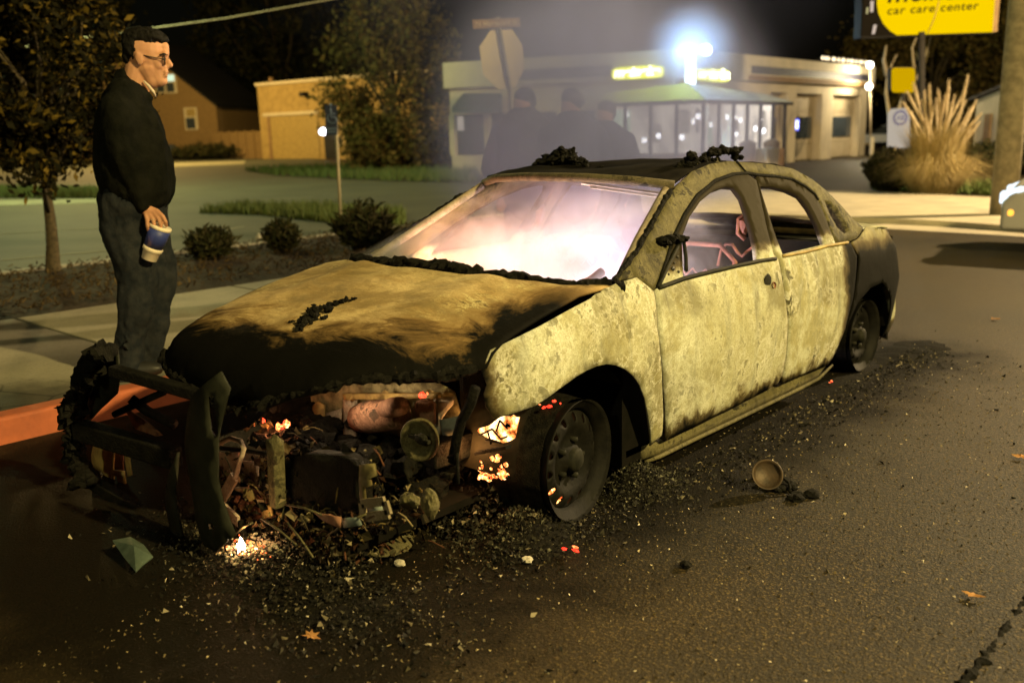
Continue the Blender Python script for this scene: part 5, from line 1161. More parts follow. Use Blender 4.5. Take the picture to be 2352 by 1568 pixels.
flat('headlamp_bracket', [(206, 1022), (254, 1012), (258, 1080), (278, 1084), (281, 1116), (264, 1118), (240, 1098), (230, 1080), (196, 1082)], -1.02, M['yellow_metal'], .008, .02, holes=[[(257, 1094), (266, 1094), (267, 1106), (258, 1106)]], rg=.004)
flat('bracket_arm', [(284, 1040), (294, 1046), (301, 1092), (292, 1094)], -1.0, M['yellow_metal'], .008, 0)
flat('rusty_panel', [(258, 1010), (279, 1018), (282, 1080), (262, 1078)], -.96, M['rust'], .008)
flat('rusty_panel', [(284, 935), (330, 965), (370, 1000), (360, 1002), (310, 985)], -.9, M['rust'], .008)
# radiator core, grille stay, battery tray and the rest, front to back
flat('radiator', [(645, 1062), (700, 1042), (780, 1052), (822, 1075), (826, 1178), (740, 1172), (648, 1140)], -.88, M['char'], .06, .01, rg=.02, step=.025)
mb = MB(); mb.bar(fpt(632, 1010, -.93), fpt(638, 1162, -.93), .045, .05, (0, 1, 0)); mb.lump(fpt(632, 1030, -.95), .05, (.9, .5, 1.2), 2, .4); mb.build('lock_stay', M['rail'], car, .005)
flat('side_baffle', [(494, 1040), (540, 1040), (546, 1075), (525, 1102), (497, 1108)], -.86, M['pink_metal'], .008, .01)
flat('side_baffle', [(547, 1058), (584, 1062), (590, 1134), (555, 1126), (540, 1108)], -.83, M['ash_metal'], .008, .01, holes=[[(562, 1108), (570, 1108), (570, 1120), (562, 1120)]])
flat('battery_tray', [(530, 1120), (624, 1150), (622, 1190), (560, 1196), (518, 1176)], -.90, M['rust'], .05, .01, rg=.006)
flat('tray_clip', [(604, 1162), (622, 1158), (624, 1184), (602, 1192)], -.93, M['yellow_metal'], .01)
mb = MB(); mb.tube([fpt(x, y, -.98) for x, y in ((498, 1020), (530, 1006), (552, 1012), (560, 1030), (550, 1062), (540, 1098))], .010, 7)
mb.bar(fpt(538, 1095, -.98), fpt(504, 1155, -.99), .045, .012, (0, 1, 0)); mb.bar(fpt(504, 1155, -.99), fpt(548, 1198, -1.0), .045, .012, (0, 1, 0)); mb.build('strap', M['ash_metal'], car)
mb = MB(); mb.tube([fpt(498, 1028, -.95), fpt(565, 1034, -.93), fpt(626, 1044, -.92)], .009, 7); mb.build('release_rod', M['char_soft'], car)
mb = MB(); mb.tube([fpt(553, 1196, -1.0), fpt(562, 1262, -1.04)], [.012, .008], 7); mb.build('hanging_rod', M['char'], car)
# pale firewall shelf seen under the hood
YB = -.32
flat('bay_shelf', [(690, 920), (790, 880), (1004, 880), (1040, 900), (1060, 960), (1050, 1040), (880, 1042), (690, 1030)], YB, plain('ashy_olive_steel', (.30, .27, .14), (.10, .085, .04), 18, .8, .6), .01, 0, rg=.006)
flat('shelf_rib', [(712, 935), (726, 922), (738, 932), (742, 1005), (728, 1018), (716, 1000)], YB-.05, M['yellow_metal'], .012, .01)
flat('shelf_rib', [(783, 918), (812, 915), (814, 1010), (800, 1026), (784, 1000)], YB-.06, M['ash_metal'], .012, .01)
flat('shelf_rib', [(745, 950), (776, 940), (782, 1010), (760, 1024), (744, 1012)], YB-.03, M['ash_metal'], .012, .01)
flat('shelf_rail', [(786, 905), (1004, 903), (1006, 914), (790, 918)], YB-.08, M['yellow_metal'], .02)
mb = MB(); p, q = fpt(822, 960, YB-.12), fpt(918, 950, YB-.12); mb.tube([p, (p*.7+q*.3), q], [.055, .07, .06], 18); mb.build('air_cylinder', M['scorched_pink'], car)
mb = MB(); p, q = fpt(880, 940, YB-.14), fpt(920, 932, YB-.2); mb.tube([p, (p+q)/2, q], [.035, .04, .036], 16); mb.build('cylinder_cap', M['scorched_pink'], car)
flat('arched_cover', [(946, 976), (946, 930), (955, 920), (968, 917), (981, 920), (989, 930), (989, 978)], YB-.1, M['scorched_pink'], .02, .015)
flat('side_plate', [(992, 912), (1034, 912), (1034, 930), (1012, 962), (1004, 1002), (994, 1002)], YB-.05, M['white_ash'], .01, .01)
flat('fluid_bottle', [(1004, 965), (1040, 958), (1052, 962), (1046, 1000), (1010, 1002)], YB-.1, M['bluish'], .03, .01)
C_ = fpt(962, 1010, -.62); mb = MB(); av = np.array([.18, -1, .12]); mb.lathe(C_, av, [(.001, .012), (.018, .014), (.022, .0), (.045, .002), (.062, .010), (.072, .016), (.078, .010), (.078, -.02), (.001, -.02)], 30); mb.build('pulley', M['rail'], car)
mb = MB(); q = fpt(962, 1010, -.64)
mb.bar(q+np.array([-.05, 0, .008]), q+np.array([.055, 0, .002]), .012, .014, (0, 1, 0)); mb.lump(q+np.array([.012, 0, .008]), .026, (1.3, .4, .8), 2, .5)
mb.build('pulley_hub', M['char_soft'], car)
mb = MB(); mb.tube([fpt(x, y, -.6) for x, y in ((1092, 890), (1080, 930), (1060, 965), (1048, 1010), (1040, 1060))], .018, 8); mb.tube([fpt(x, y, -.64) for x, y in ((1030, 1050), (1050, 1040), (1052, 1110))], .007, 6); mb.build('burnt_hose', M['char'], car)
mb = MB(); rr = random.Random(14)
for k in range(150):
    x = rr.uniform(-.50, .46); y = rr.uniform(-.72, -.20); z = rr.uniform(.14, .33)-.10*abs(x); mb.lump((x, y, z), rr.uniform(.025, .065), (1.1, 1, .8), 2, .6, 2.5, k)
mb.build('engine_block', M['char'], car)
mb = MB()
for k in range(60):
    x = rr.uniform(-.2, .45); y = rr.uniform(-.80, -.62); z = rr.uniform(.18, .36); mb.lump((x, y, z), rr.uniform(.005, .014), (1.1, 1, .8), 1, .6, 2.5, k)
mb.build('engine_crumbs', M['debris'], car)['kind'] = 'stuff'
mb = MB(); mb.box2((-.60, -.9, .10), (.58, .36, .13)); mb.build('undertray', M['dark'], car)
for s_ in (1, -1):
    mb = MB(); mb.box2((s_*.48, -.50, .28), (s_*.56, .36, .38)); mb.build('chassis_rail', M['char'], car, .01)
    mb = MB(); mb.box2((s_*.50, -.30, .42), (s_*.52, .36, .78)); mb.build('inner_wing', M['char'], car)
flat('bent_bracket', [(822, 1068), (852, 1066), (858, 1095), (846, 1100), (850, 1116), (832, 1120), (834, 1158), (820, 1160)], -.92, M['olive'], .012, .01, rg=.005)
mb = MB(); p = fpt(858, 1168, -.95)
for (a, c_) in (((832, 1156), (884, 1150)), ((884, 1150), (893, 1180)), ((893, 1180), (836, 1188)), ((836, 1188), (832, 1156))): mb.bar(fpt(*a, -.95), fpt(*c_, -.95), .03, .010, (0, 1, 0))
mb.build('connector_frame', M['ash_metal'], car)
flat('connector_block', [(842, 1160), (872, 1158), (874, 1176), (846, 1178)], -.93, M['bluish'], .03)
mb = MB(); mb.lump(fpt(988, 1155, -.80), .040, (.8, .6, 1.25), 3, .35, 2.0, 5); mb.build('melted_casting', M['rail'], car)
mb = MB(); mb.lump(fpt(940, 1150, -.78), .036, (1.2, .8, .8), 3, .35, 2.0, 8); mb.build('melted_casting', M['rail'], car)
mb = MB(); q = random.Random(77)
for k in range(1500):
    x_ = q.uniform(-.42, .62); y_ = q.uniform(-.98, -.55); z_ = q.uniform(.03, .16+.30*q.random()*max(0, 1-abs(y_+.72)/.3)); p = np.array([x_, y_, z_]); t_ = q.random()
    d = np.array([q.gauss(0, 1), q.gauss(0, .6), q.gauss(0, .8)]); d /= np.linalg.norm(d); L = q.uniform(.01, .05)
    if t_ < .25: mb.tube([p, p+d*L+np.array([0, 0, .01]), p+d*2*L], q.uniform(.0015, .004), 5)
    elif t_ < .55: e = np.cross(d, np.array([q.gauss(0, 1), q.gauss(0, 1), q.gauss(0, 1)])); e /= np.linalg.norm(e); mb.add([p, p+d*L, p+d*L*.8+e*L*.7, p+e*L*.6, p+(d+e)*L*.4+np.cross(d, e)*.006], [(0, 1, 4), (1, 2, 4), (2, 3, 4), (3, 0, 4)])
    else:
        vv = [np.array([q.gauss(0, 1), q.gauss(0, 1), q.gauss(0, 1)]) for _ in range(5)]; r_ = q.uniform(.005, .022); mb.add([p+u/np.linalg.norm(u)*r_*q.uniform(.6, 1.2) for u in vv], [(0, 1, 2), (0, 3, 1), (1, 3, 4), (2, 3, 0), (1, 4, 2), (2, 4, 3)])
mb.build('burnt_scrap', M['scrap'], car)['kind'] = 'stuff'
# fallen undershield in front, curved
mb = MB(); P = [(800, 1255), (850, 1215), (900, 1195), (940, 1200), (958, 1230), (950, 1262), (900, 1282), (840, 1278)]; Q = [g2(x, y, .03) for x, y in P]; c = sum(Q)/len(Q)+np.array([0, 0, .06])
mb.add(Q+[c], [(i, (i+1) % 8, 8) for i in range(8)], True); o = mb.build('fallen_shield', M['rail'], car); s_ = o.modifiers.new('t', 'SOLIDIFY'); s_.thickness = .008; s_ = o.modifiers.new('s', 'SUBSURF'); s_.levels = s_.render_levels = 2
flat('fallen_strip', [(720, 1176), (782, 1188), (780, 1212), (742, 1196)], -1.02, M['pink_metal'], .006, .0)
flat('fallen_strip', [(784, 1190), (822, 1188), (830, 1206), (790, 1212)], -1.0, M['bluish'], .006, .0)
mb = MB()
for (a, b_, yv) in (((655, 1158), (740, 1182), -1.0), ((655, 1160), (648, 1192), -1.0), ((600, 1190), (680, 1250), -1.06), ((520, 1190), (536, 1230), -1.06), ((536, 1230), (580, 1200), -1.06), ((660, 1200), (720, 1280), -1.05), ((750, 1230), (840, 1180), -.98)):
    mb.tube([fpt(*a, yv), fpt((a[0]+b_[0])/2, (a[1]+b_[1])/2-4, yv-.01), fpt(*b_, yv-.02)], .0038, 6)
mb.build('loose_wire', M['rail'], car)
# fire still burning in the wreck
def embers(name, pix, yv, r, mat, n, seed, spread=6, parent=None):
    mb = MB(); q = random.Random(seed)
    for k in range(n):
        x, y = q.choice(pix); p = fpt(x+q.gauss(0, spread), y+q.gauss(0, spread*.7), yv+q.uniform(-.02, .03)); mb.lump(p, r*q.uniform(.4, 1.2), (1, 1, q.uniform(.7, 1.6)), 1, .4, 2, k)
    o = mb.build(name, mat, parent or car); o['kind'] = 'stuff'; return o
embers('embers', [(592, 972), (612, 970), (640, 978), (660, 978), (594, 1003), (608, 1000)], -.60, .011, M['ember'], 20, 1, 4)
embers('embers', [(600, 965), (640, 980), (590, 1005), (655, 975), (975, 908)], -.62, .010, M['ember_red'], 16, 2, 5)
flat('fire', [(1078, 1004), (1096, 985), (1120, 978), (1146, 958), (1178, 962), (1176, 1036), (1120, 1040), (1092, 1024)], -.30, M['firesheet'], .01, .02, rg=.012, step=.012)
embers('ember_pile', [(1108, 1078), (1120, 1066), (1136, 1056), (1150, 1050), (1160, 1066), (1146, 1080), (1128, 1090), (1156, 1090), (1110, 1094)], -.30, .011, M['ember'], 110, 13, 7)
embers('embers', [(1120, 1060), (1140, 1050), (1150, 1080), (1130, 1075)], -.30, .014, M['ember'], 14, 4, 8)
mb = MB()   # wire mesh silhouetted before the flame
for a, b_ in (((1100, 1000), (1130, 985)), ((1130, 985), (1150, 1008)), ((1150, 1008), (1165, 1002)), ((1140, 990), (1148, 965)), ((1115, 1010), (1150, 1016)), ((1148, 965), (1166, 985)), ((1120, 990), (1128, 1020))): mb.tube([fpt(*a, -.36), fpt(*b_, -.36)], .004, 5)
mb.bar(fpt(1095, 1040, -.36), fpt(1168, 1026, -.36), .03, .012); mb.build('mesh_guard', M['char'], car)
mb = MB(); rr = random.Random(6)
for k in range(900):
    p = np.array([rr.uniform(.42, .66), rr.uniform(-.48, -.1), 0]); p[2] = rr.uniform(.0, .16)*math.exp(-((p[1]+.25)/.2)**2); vv = [np.array([rr.gauss(0, 1), rr.gauss(0, 1), rr.gauss(0, 1)]) for _ in range(4)]; r_ = rr.uniform(.004, .018)
    mb.add([p+u/np.linalg.norm(u)*r_ for u in vv], [(0, 1, 2), (0, 3, 1), (1, 3, 2), (2, 3, 0)])
mb.build('ash_pile', M['debris'], car)['kind'] = 'stuff'
FIRE = (1.0, .42, .12)
lamp('fire_wheel_light', 'POINT', tuple(fpt(1120, 1040, -.36)+np.array([-.10, -.02, -.0])), 2.4, FIRE, .03)
lamp('fire_hub_light', 'POINT', (.50, .06, .12), 4, FIRE, .04)
lamp('fire_bay_light', 'POINT', tuple(fpt(625, 985, -.66)), 2.2, (1, .30, .10), .03)
lamp('shelf_fill_light', 'POINT', (.16, -.66, .56), 5.0, (1, .70, .40), .05)  # unseen lamp added to brighten the bay shelf, no flame there
lamp('fire_cabin_light', 'POINT', (.0, .56, .60), 68, (1.0, .58, .40), .08)
lamp('fire_footwell_light', 'POINT', (-.52, .50, .60), 92, (1.0, .40, .20), .08)
lamp('cabin_smoke_light', 'POINT', (.22, .95, .50), 72, (.92, .84, 1.0), .10)
lamp('kerb_fire_light', 'POINT', (-.75, -.55, .20), 2.5, (1, .40, .14), .06)
# ================================================================ things lying and standing about
def charred(name, label, spots, seed, zf=None, group=None, mat='char', yv=None, sc_=1.0, parent=None):
    mb = MB(); q = random.Random(seed)
    for i, (p, r) in enumerate(spots):
        for k in range(9):
            d = np.array([q.gauss(0, 1), q.gauss(0, 1), abs(q.gauss(0, .6))])*r*.5; mb.lump(np.array(p)+d, r*q.uniform(.25, .6), (q.uniform(.7, 1.5), q.uniform(.7, 1.5), q.uniform(.5, 1.1)), 2, .7, 3, i*17+k)
    return tag(mb.build(name, M[mat]), label, 'debris', group)
def on_hood(px, py):
    d = ray(px, py); t = 2.0
    while t < 6:
        p = CAM+d*t
        if p[2] < hoodz(p[0], p[1]): return p
        t += .01
    return CAM+d*4
charred('charred_debris', 'black charred scrap lying on the middle of the ash-pale hood', [(on_hood(x, y)+np.array([0, 0, .004]), r) for x, y, r in ((690, 752, .022), (705, 745, .026), (715, 735, .026), (728, 728, .02), (700, 733, .02), (722, 716, .022), (735, 712, .026), (750, 708, .022), (758, 718, .018), (768, 702, .018), (785, 697, .02), (800, 692, .014), (742, 734, .014), (690, 760, .016), (812, 690, .01), (672, 742, .012))], 41)
charred('charred_debris', 'bushy black charred heap on the middle of the burnt roof', [(at(x, y, 1, 1.40), r) for x, y, r in ((1248, 378, .05), (1262, 368, .05), (1278, 362, .055), (1292, 360, .05), (1305, 368, .055), (1320, 374, .05), (1335, 382, .045), (1270, 385, .05), (1300, 388, .05), (1352, 388, .03), (1380, 386, .02), (1236, 388, .03))], 42)
charred('charred_debris', 'jagged black charred flakes above the driver-side roof rail', [(at(x, y, 0, .50), r) for x, y, r in ((1572, 385, .03), (1588, 376, .035), (1602, 366, .04), (1618, 372, .03), (1636, 356, .035), (1650, 352, .04), (1664, 350, .035), (1680, 352, .04), (1692, 346, .03), (1694, 362, .03), (1560, 398, .028), (1640, 370, .03))], 43)
mb = MB(); o_ = at(1690, 378, 0, .555); mb.bar(at(1690, 372, 0, .56), at(1712, 398, 0, .60), .02, .02); tag(mb.build('charred_strip', M['char']), 'thin black charred strip hanging over the driver-side roof edge', 'debris')
# rubble field
mb = MB(); q = random.Random(50); Cn = 0
def shard(p, r):
    global Cn
    s = [np.array([q.gauss(0, 1), q.gauss(0, 1), q.gauss(0, .7)]) for _ in range(4)]; mb.add([p+v/np.linalg.norm(v)*r*q.uniform(.5, 1.2) for v in s], [(0, 1, 2), (0, 3, 1), (1, 3, 2), (2, 3, 0)]); Cn += 1
def heap(x, y): return .05*math.exp(-((x-.35)/.45)**2-((y+1.05)/.16)**2)+.11*math.exp(-((x-.80)/.13)**2-((y+.28)/.16)**2)+.10*math.exp(-((x-.84)/.12)**2-((y-.42)/.14)**2)+.03*math.exp(-((x-.80)/.12)**2-((y-2.55)/.3)**2)+.03*math.exp(-((x-.85)/.2)**2-((y-3.6)/.4)**2)
for k in range(2600):
    x, y = q.uniform(-.25, .62), q.gauss(-.92, .09); r = .004+.016*q.random()**2; shard(np.array([x, y, max(.01, .13*math.exp(-((y+.88)/.10)**2)*q.random())]), r)
while Cn < 13000:
    k = q.random()
    if k < .50: x, y = q.gauss(.35, .45), q.gauss(-1.05, .17)
    elif k < .66: x, y = q.gauss(.85, .12), q.gauss(-.15, .30)
    elif k < .90: x, y = .86+abs(q.gauss(0, .17)), q.uniform(.3, 3.7)
    elif k < .96: x, y = q.gauss(1.05, .45), q.gauss(2.3, .8)
    else: x, y = q.gauss(.6, .7), q.gauss(.6, 1.3)
    if -.55 < x < .74 and -.85 < y < 3.5: continue
    r = .003+.013*q.random()**3; shard(np.array([x, y, heap(x, y)*q.uniform(.75, 1.1)+r*.4]), r)
tag(mb.build('burnt_debris_field', M['debris']), kind='stuff')
mb = MB(); NXh, NYh = 90, 180; vs = []
for i in range(NXh+1):
    for j in range(NYh+1):
        x = -.75+2.1*i/NXh; y = -1.55+5.6*j/NYh; vs.append((x, y, heap(x, y)-.010+.012*noise.fractal(Vector((x*9, y*9, 2)), 1, 2, 4)*min(1, heap(x, y)/.02)))
mb.add(vs, [(i*(NYh+1)+j, (i+1)*(NYh+1)+j, (i+1)*(NYh+1)+j+1, i*(NYh+1)+j+1) for i in range(NXh) for j in range(NYh)], True)
ash = NT('ash_heap'); ash.col(ash.ramp(ash.noise(60, 6, .7), [(.42, (.0045, .004, .003)), (.60, (.010, .009, .006)), (.70, (.06, .05, .03))])); ash.set(.9, 0, .08); ash.bump(ash.noise(90, 5), .8, .01)
tag(mb.build('ash_heap', ash.m), kind='stuff')
mb = MB(); q = random.Random(52); LA = (1600, 900)
for k in range(21000):
    x, y = q.uniform(.2, 5.0), q.uniform(-2.2, 5.0)
    if math.hypot(x-3.04, y+2.72) > 6.5: continue
    shard(np.array([x, y, .003]), q.uniform(.0025, .0075))
tag(mb.build('road_grit', leaf_mat('road_grit_stone', [(.04, .03, .015), (.12, .09, .045), (.24, .19, .10), (.02, .017, .01), (.40, .33, .19)])), kind='stuff')
mb = MB(); q = random.Random(53)
for k in range(2600):
    if k % 2: x, y = q.gauss(.86, .10), q.gauss(.42, .14)
    else: x, y = q.gauss(.74, .13), q.gauss(-.34, .12)
    if -.5 < x < .70 and y > -.3: continue
    shard(np.array([x, y, heap(x, y)*q.uniform(.9, 1.15)+.004]), q.uniform(.003, .012))
tag(mb.build('grey_ash_flakes', leaf_mat('grey_ash_flake', [(.006, .006, .004), (.02, .019, .013), (.05, .048, .034), (.01, .01, .007), (.14, .135, .095), (.012, .011, .008)])), kind='stuff')
# scattered bright glass crumbs on the road
mb = MB(); q = random.Random(51)
for k in range(240): x, y = q.gauss(1.35, .5), q.uniform(-.8, 3.6); shard(np.array([x, y, .006]), q.uniform(.003, .008))
for k in range(120): x, y = q.uniform(.5, 3.0), q.uniform(-1.8, 4); shard(np.array([x, y, .006]), q.uniform(.003, .007))
tag(mb.build('glass_crumbs', leaf_mat('glass_crumb', [(.5, .42, .28), (.7, .62, .5), (.35, .28, .15)])), kind='stuff')
# the ground fire by the bumper plate
gf = g2(572, 1262, .03); t = thing('ground_fire', 'small bright fire burning in pale ash on the road below the bumper plate', 'fire', gf)
mb = MB(); q = random.Random(60)
for k in range(420): mb.lump(gf+np.array([q.gauss(.04, .07), q.gauss(.02, .06), abs(q.gauss(0, .010))]), q.uniform(.002, .008), (1, 1, .8), 1, .5, 2, k)
mb.build('pale_ash', M['ash_metal'], t)['kind'] = 'stuff'
mb = MB(); mb.tube([gf+np.array([0, -.03, .0]), gf+np.array([.004, -.03, .03]), gf+np.array([0, -.03, .062])], [.016, .013, .002], 8); mb.tube([gf+np.array([-.02, -.03, .0]), gf+np.array([-.024, -.03, .03])], [.012, .003], 8); mb.build('flame', glow('white_hot_flame', (1, .78, .45), 30), t)
mb = MB()
for k in range(60): mb.lump(gf+np.array([q.gauss(.01, .05), q.gauss(-.005, .035), .012]), q.uniform(.003, .008), (1, 1, 1), 1, .3, 2, k)
mb.build('embers', M['ember'], t)['kind'] = 'stuff'
lamp('ground_fire_light', 'POINT', tuple(gf+np.array([.02, -.03, .09])), 1.5, (1, .46, .18), .02)
for (x, y, lb) in ((1312, 1256, 'red ember glowing on the road in front of the driver-side front wheel'), (1152, 1216, 'tiny red ember in the ash left of the driver-side front wheel'), (1903, 876, 'small red ember at the rear end of the driver-side sill')):
    p = g2(x, y, .03); mb = MB()
    for k in range(5): mb.lump(p+np.array([q.gauss(0, .016), q.gauss(0, .010), 0]), q.uniform(.003, .007) if x == 1312 else .003, (1.8, 1, .6), 2, .7, 3, k)
    tag(mb.build('ember', M['ember_red']), lb, 'ember', 'embers on the road')
# steel cap lying on the road
p = g2(1768, 1118, .0); t = thing('steel_cap', 'round rusty steel cap lying tilted on the asphalt, right of the front wheel', 'car part', p)
c = at(1762, 1090, 2, .075); av = CAM-c; av /= np.linalg.norm(av); av = av*np.array([.9, .9, .6])+np.array([.2, 0, .35]); mb = MB()
mb.lathe(c, av, [(.001, -.012), (.045, -.010), (.055, .0), (.062, .010), (.066, .008), (.062, -.012), (.045, -.03), (.001, -.034)], 30); mb.build('shell', plain('rusty_dull_steel', (.07, .045, .025), (.035, .025, .015), 20, .55, .4, metal=.3), t)
mb = MB(); q = random.Random(62)
for k in range(26): mb.lump(p+np.array([q.gauss(.03, .05), q.gauss(.02, .05), .01]), q.uniform(.01, .03), (1.2, 1.2, .7), 2, .5, 2, k)
mb.tube([at(1795, 1095, 2, .06), at(1812, 1108, 2, .04), at(1815, 1130, 2, .01)], .006, 6); mb.build('charred_crust', M['char'], t)
# melted greenish plastic on the road at the left
p = g2(305, 1290, 0); mb = MB(); P = [at(x, y, 1, -1.45) for x, y in ((258, 1240), (300, 1232), (330, 1250), (352, 1278), (330, 1296), (312, 1312), (285, 1280))]
zmin = min(a[2] for a in P); P = [a-np.array([0, 0, zmin]) for a in P]
P = [g2(x, y, .02+.05*max(0, (1300-y)/70)) for x, y in ((258, 1240), (300, 1232), (330, 1250), (352, 1278), (330, 1296), (312, 1312), (285, 1280))]; cc = sum(P)/7+np.array([0, 0, .03])
mb.add(P+[cc], [(i, (i+1) % 7, 7) for i in range(7)]); o = mb.build('plastic_sheet', M['teal_glass']); s_ = o.modifiers.new('t', 'SOLIDIFY'); s_.thickness = .006; tag(o, 'greenish melted plastic sheet on the road left of the bumper plate', 'debris')
# leaves and litter on the road
def dead_leaf(px, py, s, lb, mat='pampas', a=0.0, n_=7):
    p = g2(px, py, .012); q = random.Random(px); mb = MB(); P = []
    for k in range(n_*2):
        t_ = 2*math.pi*k/(n_*2)+a; r = s*(1.0 if k % 2 else .55)*q.uniform(.75, 1.2); P.append(p+np.array([math.cos(t_)*r, math.sin(t_)*r*.7, q.uniform(.0, s*.35)]))
    mb.add(P+[p+np.array([0, 0, s*.15])], [(i, (i+1) % len(P), len(P)) for i in range(len(P))]); tag(mb.build('dead_leaf', M[mat]), lb, 'leaf', 'dead leaves on the asphalt')
M['leaf_orange'] = plain('dry_orange_leaf', (.40, .20, .06), (.25, .12, .04), 30, .8, .3)
dead_leaf(715, 1462, .035, 'curled orange leaf on the asphalt in front of the wreck', 'leaf_orange')
dead_leaf(2235, 1368, .035, 'pale leaf on the asphalt just above the dark tar seam', 'leaf_orange', .4)
dead_leaf(2345, 1050, .04, 'pale leaf at the right edge of the road', 'leaf_orange', .9)
dead_leaf(2285, 733, .045, 'small pale leaf on the road behind the wreck', 'leaf_orange', .2)
for x, y, lb in ((1575, 1296, 'black crumb on the asphalt below the steel cap'), (1210, 1285, 'pale pebble in the ash in front of the wheel'), (918, 1292, 'pale round pebble in the debris before the fallen shield')):
    p = g2(x, y, .012); mb = MB(); mb.lump(p, .018, (1.2, 1, .7), 2, .4, 2, x); tag(mb.build('pebble', M['char' if x == 1575 else 'white_ash']), lb, 'pebble')
# dark car at the right edge
p = ground(2290, 10.7); hdv = -HR*math.cos(R(31))+HF*math.sin(R(31)); hd = math.atan2(hdv[1], hdv[0])
pc = p - hdv*2.2 + np.cross(UP, hdv)*-.85
pcar = plain_car('parked_car', 'dark grey car with a lit headlight, cut off by the right edge', pc, hd, M['carpaint_dark'], lamps='head')
for y in (-.80, .80): mb = MB(); mb.tube([(2.17, y, .56), (2.14, y, .70), (2.02, y*1.06, .76), (1.92, y*1.085, .78)], [.035, .05, .04, .012], 10); mb.build('headlight_wrap', M['headlight'], pcar)
for y in (-.86, .86): mb = MB(); mb.lump((2.10, y, .50), .06, (.8, .4, .9), 2, .05); mb.build('turn_signal', M['amber'], pcar)
# ================================================================ people
MB0 = np.array([-2.30, -.18, .146])     # where the man stands on the kerb
def mp(px, py, off=0.0): return upright(MB0, px, py, off)
kpx = 5.55/FPX
AX = (HR, HF, UP)
def rotax(deg):
    a = R(deg); return (HR*math.cos(a)+UP*math.sin(a), HF, -HR*math.sin(a)+UP*math.cos(a))
man = thing('person', 'man with glasses in black jacket and dark jeans on the kerb, holding a cup', 'person', MB0)
r_ = lambda px: px*kpx
hand_f = [[(334, 486), (338, 505), (339, 520), (341, 530)], [(343, 488), (352, 506), (355, 522), (356, 532)], [(352, 486), (364, 502), (369, 516), (371, 526)], [(360, 484), (374, 497), (381, 510), (382, 519)]]
body = [('ell', mp(334, 116), (r_(44), r_(37), r_(48)), rotax(-8)), ('ell', mp(330, 112), (r_(43), r_(37), r_(40)), AX),
        ('cap', mp(352, 140), mp(366, 182), r_(30), r_(17)), ('cap', mp(345, 160, .0), mp(352, 182), r_(30), r_(20)),
        ('cap', mp(362, 142, .03), mp(364, 148, .03), r_(16), r_(14)), ('cap', mp(362, 142, -.03), mp(364, 148, -.03), r_(16), r_(14)),
        ('cap', mp(374, 108), mp(377, 122), r_(13), r_(11)), ('cap', mp(378, 124, .03), mp(378, 124, -.03), r_(6.5), r_(6.5)),
        ('cap', mp(381, 130), mp(391, 150), r_(4.5), r_(6)), ('cap', mp(386, 153), mp(380, 154, .02), r_(5), r_(4)), ('cap', mp(386, 153), mp(380, 154, -.02), r_(5), r_(4)),
        ('cap', mp(381, 165, .022), mp(382, 165, -.022), r_(5), r_(5)), ('cap', mp(379.5, 173, .018), mp(379.5, 173, -.018), r_(5.2), r_(5.2)), ('ell', mp(373, 187), (r_(11), r_(13), r_(9)), AX),
        ('ell', mp(319, 134, .092), (r_(9), r_(3.5), r_(15)), rotax(12)), ('cap', mp(316, 124, .094), mp(323, 146, .09), r_(4), r_(3)), ('ell', mp(322, 134, -.092), (r_(9), r_(4), r_(15)), rotax(12)),
        ('cap', mp(318, 156), mp(306, 214), r_(27), r_(28)), ('cap', mp(334, 170), mp(328, 204), r_(17), r_(15)),
        ('cap', mp(300, 245), mp(308, 450), r_(36), r_(46)), ('cap', mp(300, 230, .08), mp(278, 250, .21), r_(30), r_(24)), ('cap', mp(276, 250, .22), mp(292, 372, .25), r_(24), r_(19)), ('cap', mp(292, 372, .25), mp(328, 478, .20), r_(18), r_(12)),
        ('cap', mp(318, 462, .21), mp(334, 480, .20), r_(12), r_(12)), ('ell', mp(344, 487, .20), (r_(19), r_(10), r_(13)), rotax(-35)), ('cap', mp(336, 480, .20), mp(358, 488, .20), r_(11), r_(9))]
for i, F in enumerate(hand_f):
    off = [.205, .225, .225, .205]
    for k in range(3): body.append(('cap', mp(*F[k], off[k]+.004), mp(*F[k+1], off[k+1]+.004), r_(5.2-.5*k), r_(4.8-.5*k)))
T = [(350, 482), (366, 494), (372, 508), (370, 520)]
for k in range(3): body.append(('cap', mp(*T[k], .15-.01*k), mp(*T[k+1], .14-.01*k), r_(6-.5*k), r_(5.4-.5*k)))
blob('body', body, M['skin'], man, .0055, 3, .5)
hair = [('ell', mp(330, 88), (r_(47), r_(39), r_(24)), rotax(-6)), ('ell', mp(313, 108), (r_(27), r_(39.5), r_(40)), rotax(8)), ('ell', mp(300, 132), (r_(14), r_(30), r_(22)), AX), ('ell', mp(352, 84), (r_(31), r_(35), r_(15)), rotax(-16))]
ho_ = blob('hair', hair, M['hair'], man, .006, 3, .4)
mb = MB()
for s_ in (1, -1): mb.tube([mp(366, 127, .072*s_), mp(376, 124, .055*s_), mp(384, 126, .026*s_)], [.004, .0055, .004], 6)
mb.build('eyebrow', M['hair'], man)
mb = MB()
for s_ in (1, -1): mb.lump(mp(378, 136, .040*s_), .0085, (1, 1, .6), 2, 0)
mb.build('eye', M['black'], man)
mb = MB(); mb.tube([mp(383, 169.5, -.02), mp(387, 169.5, 0), mp(383, 170, .02), mp(376, 171.5, .034)], .0016, 5); mb.build('mouth_line', plain('lip_shadow', (.16, .06, .04), (.14, .05, .035), 5, .8, 0), man)
mb = MB()
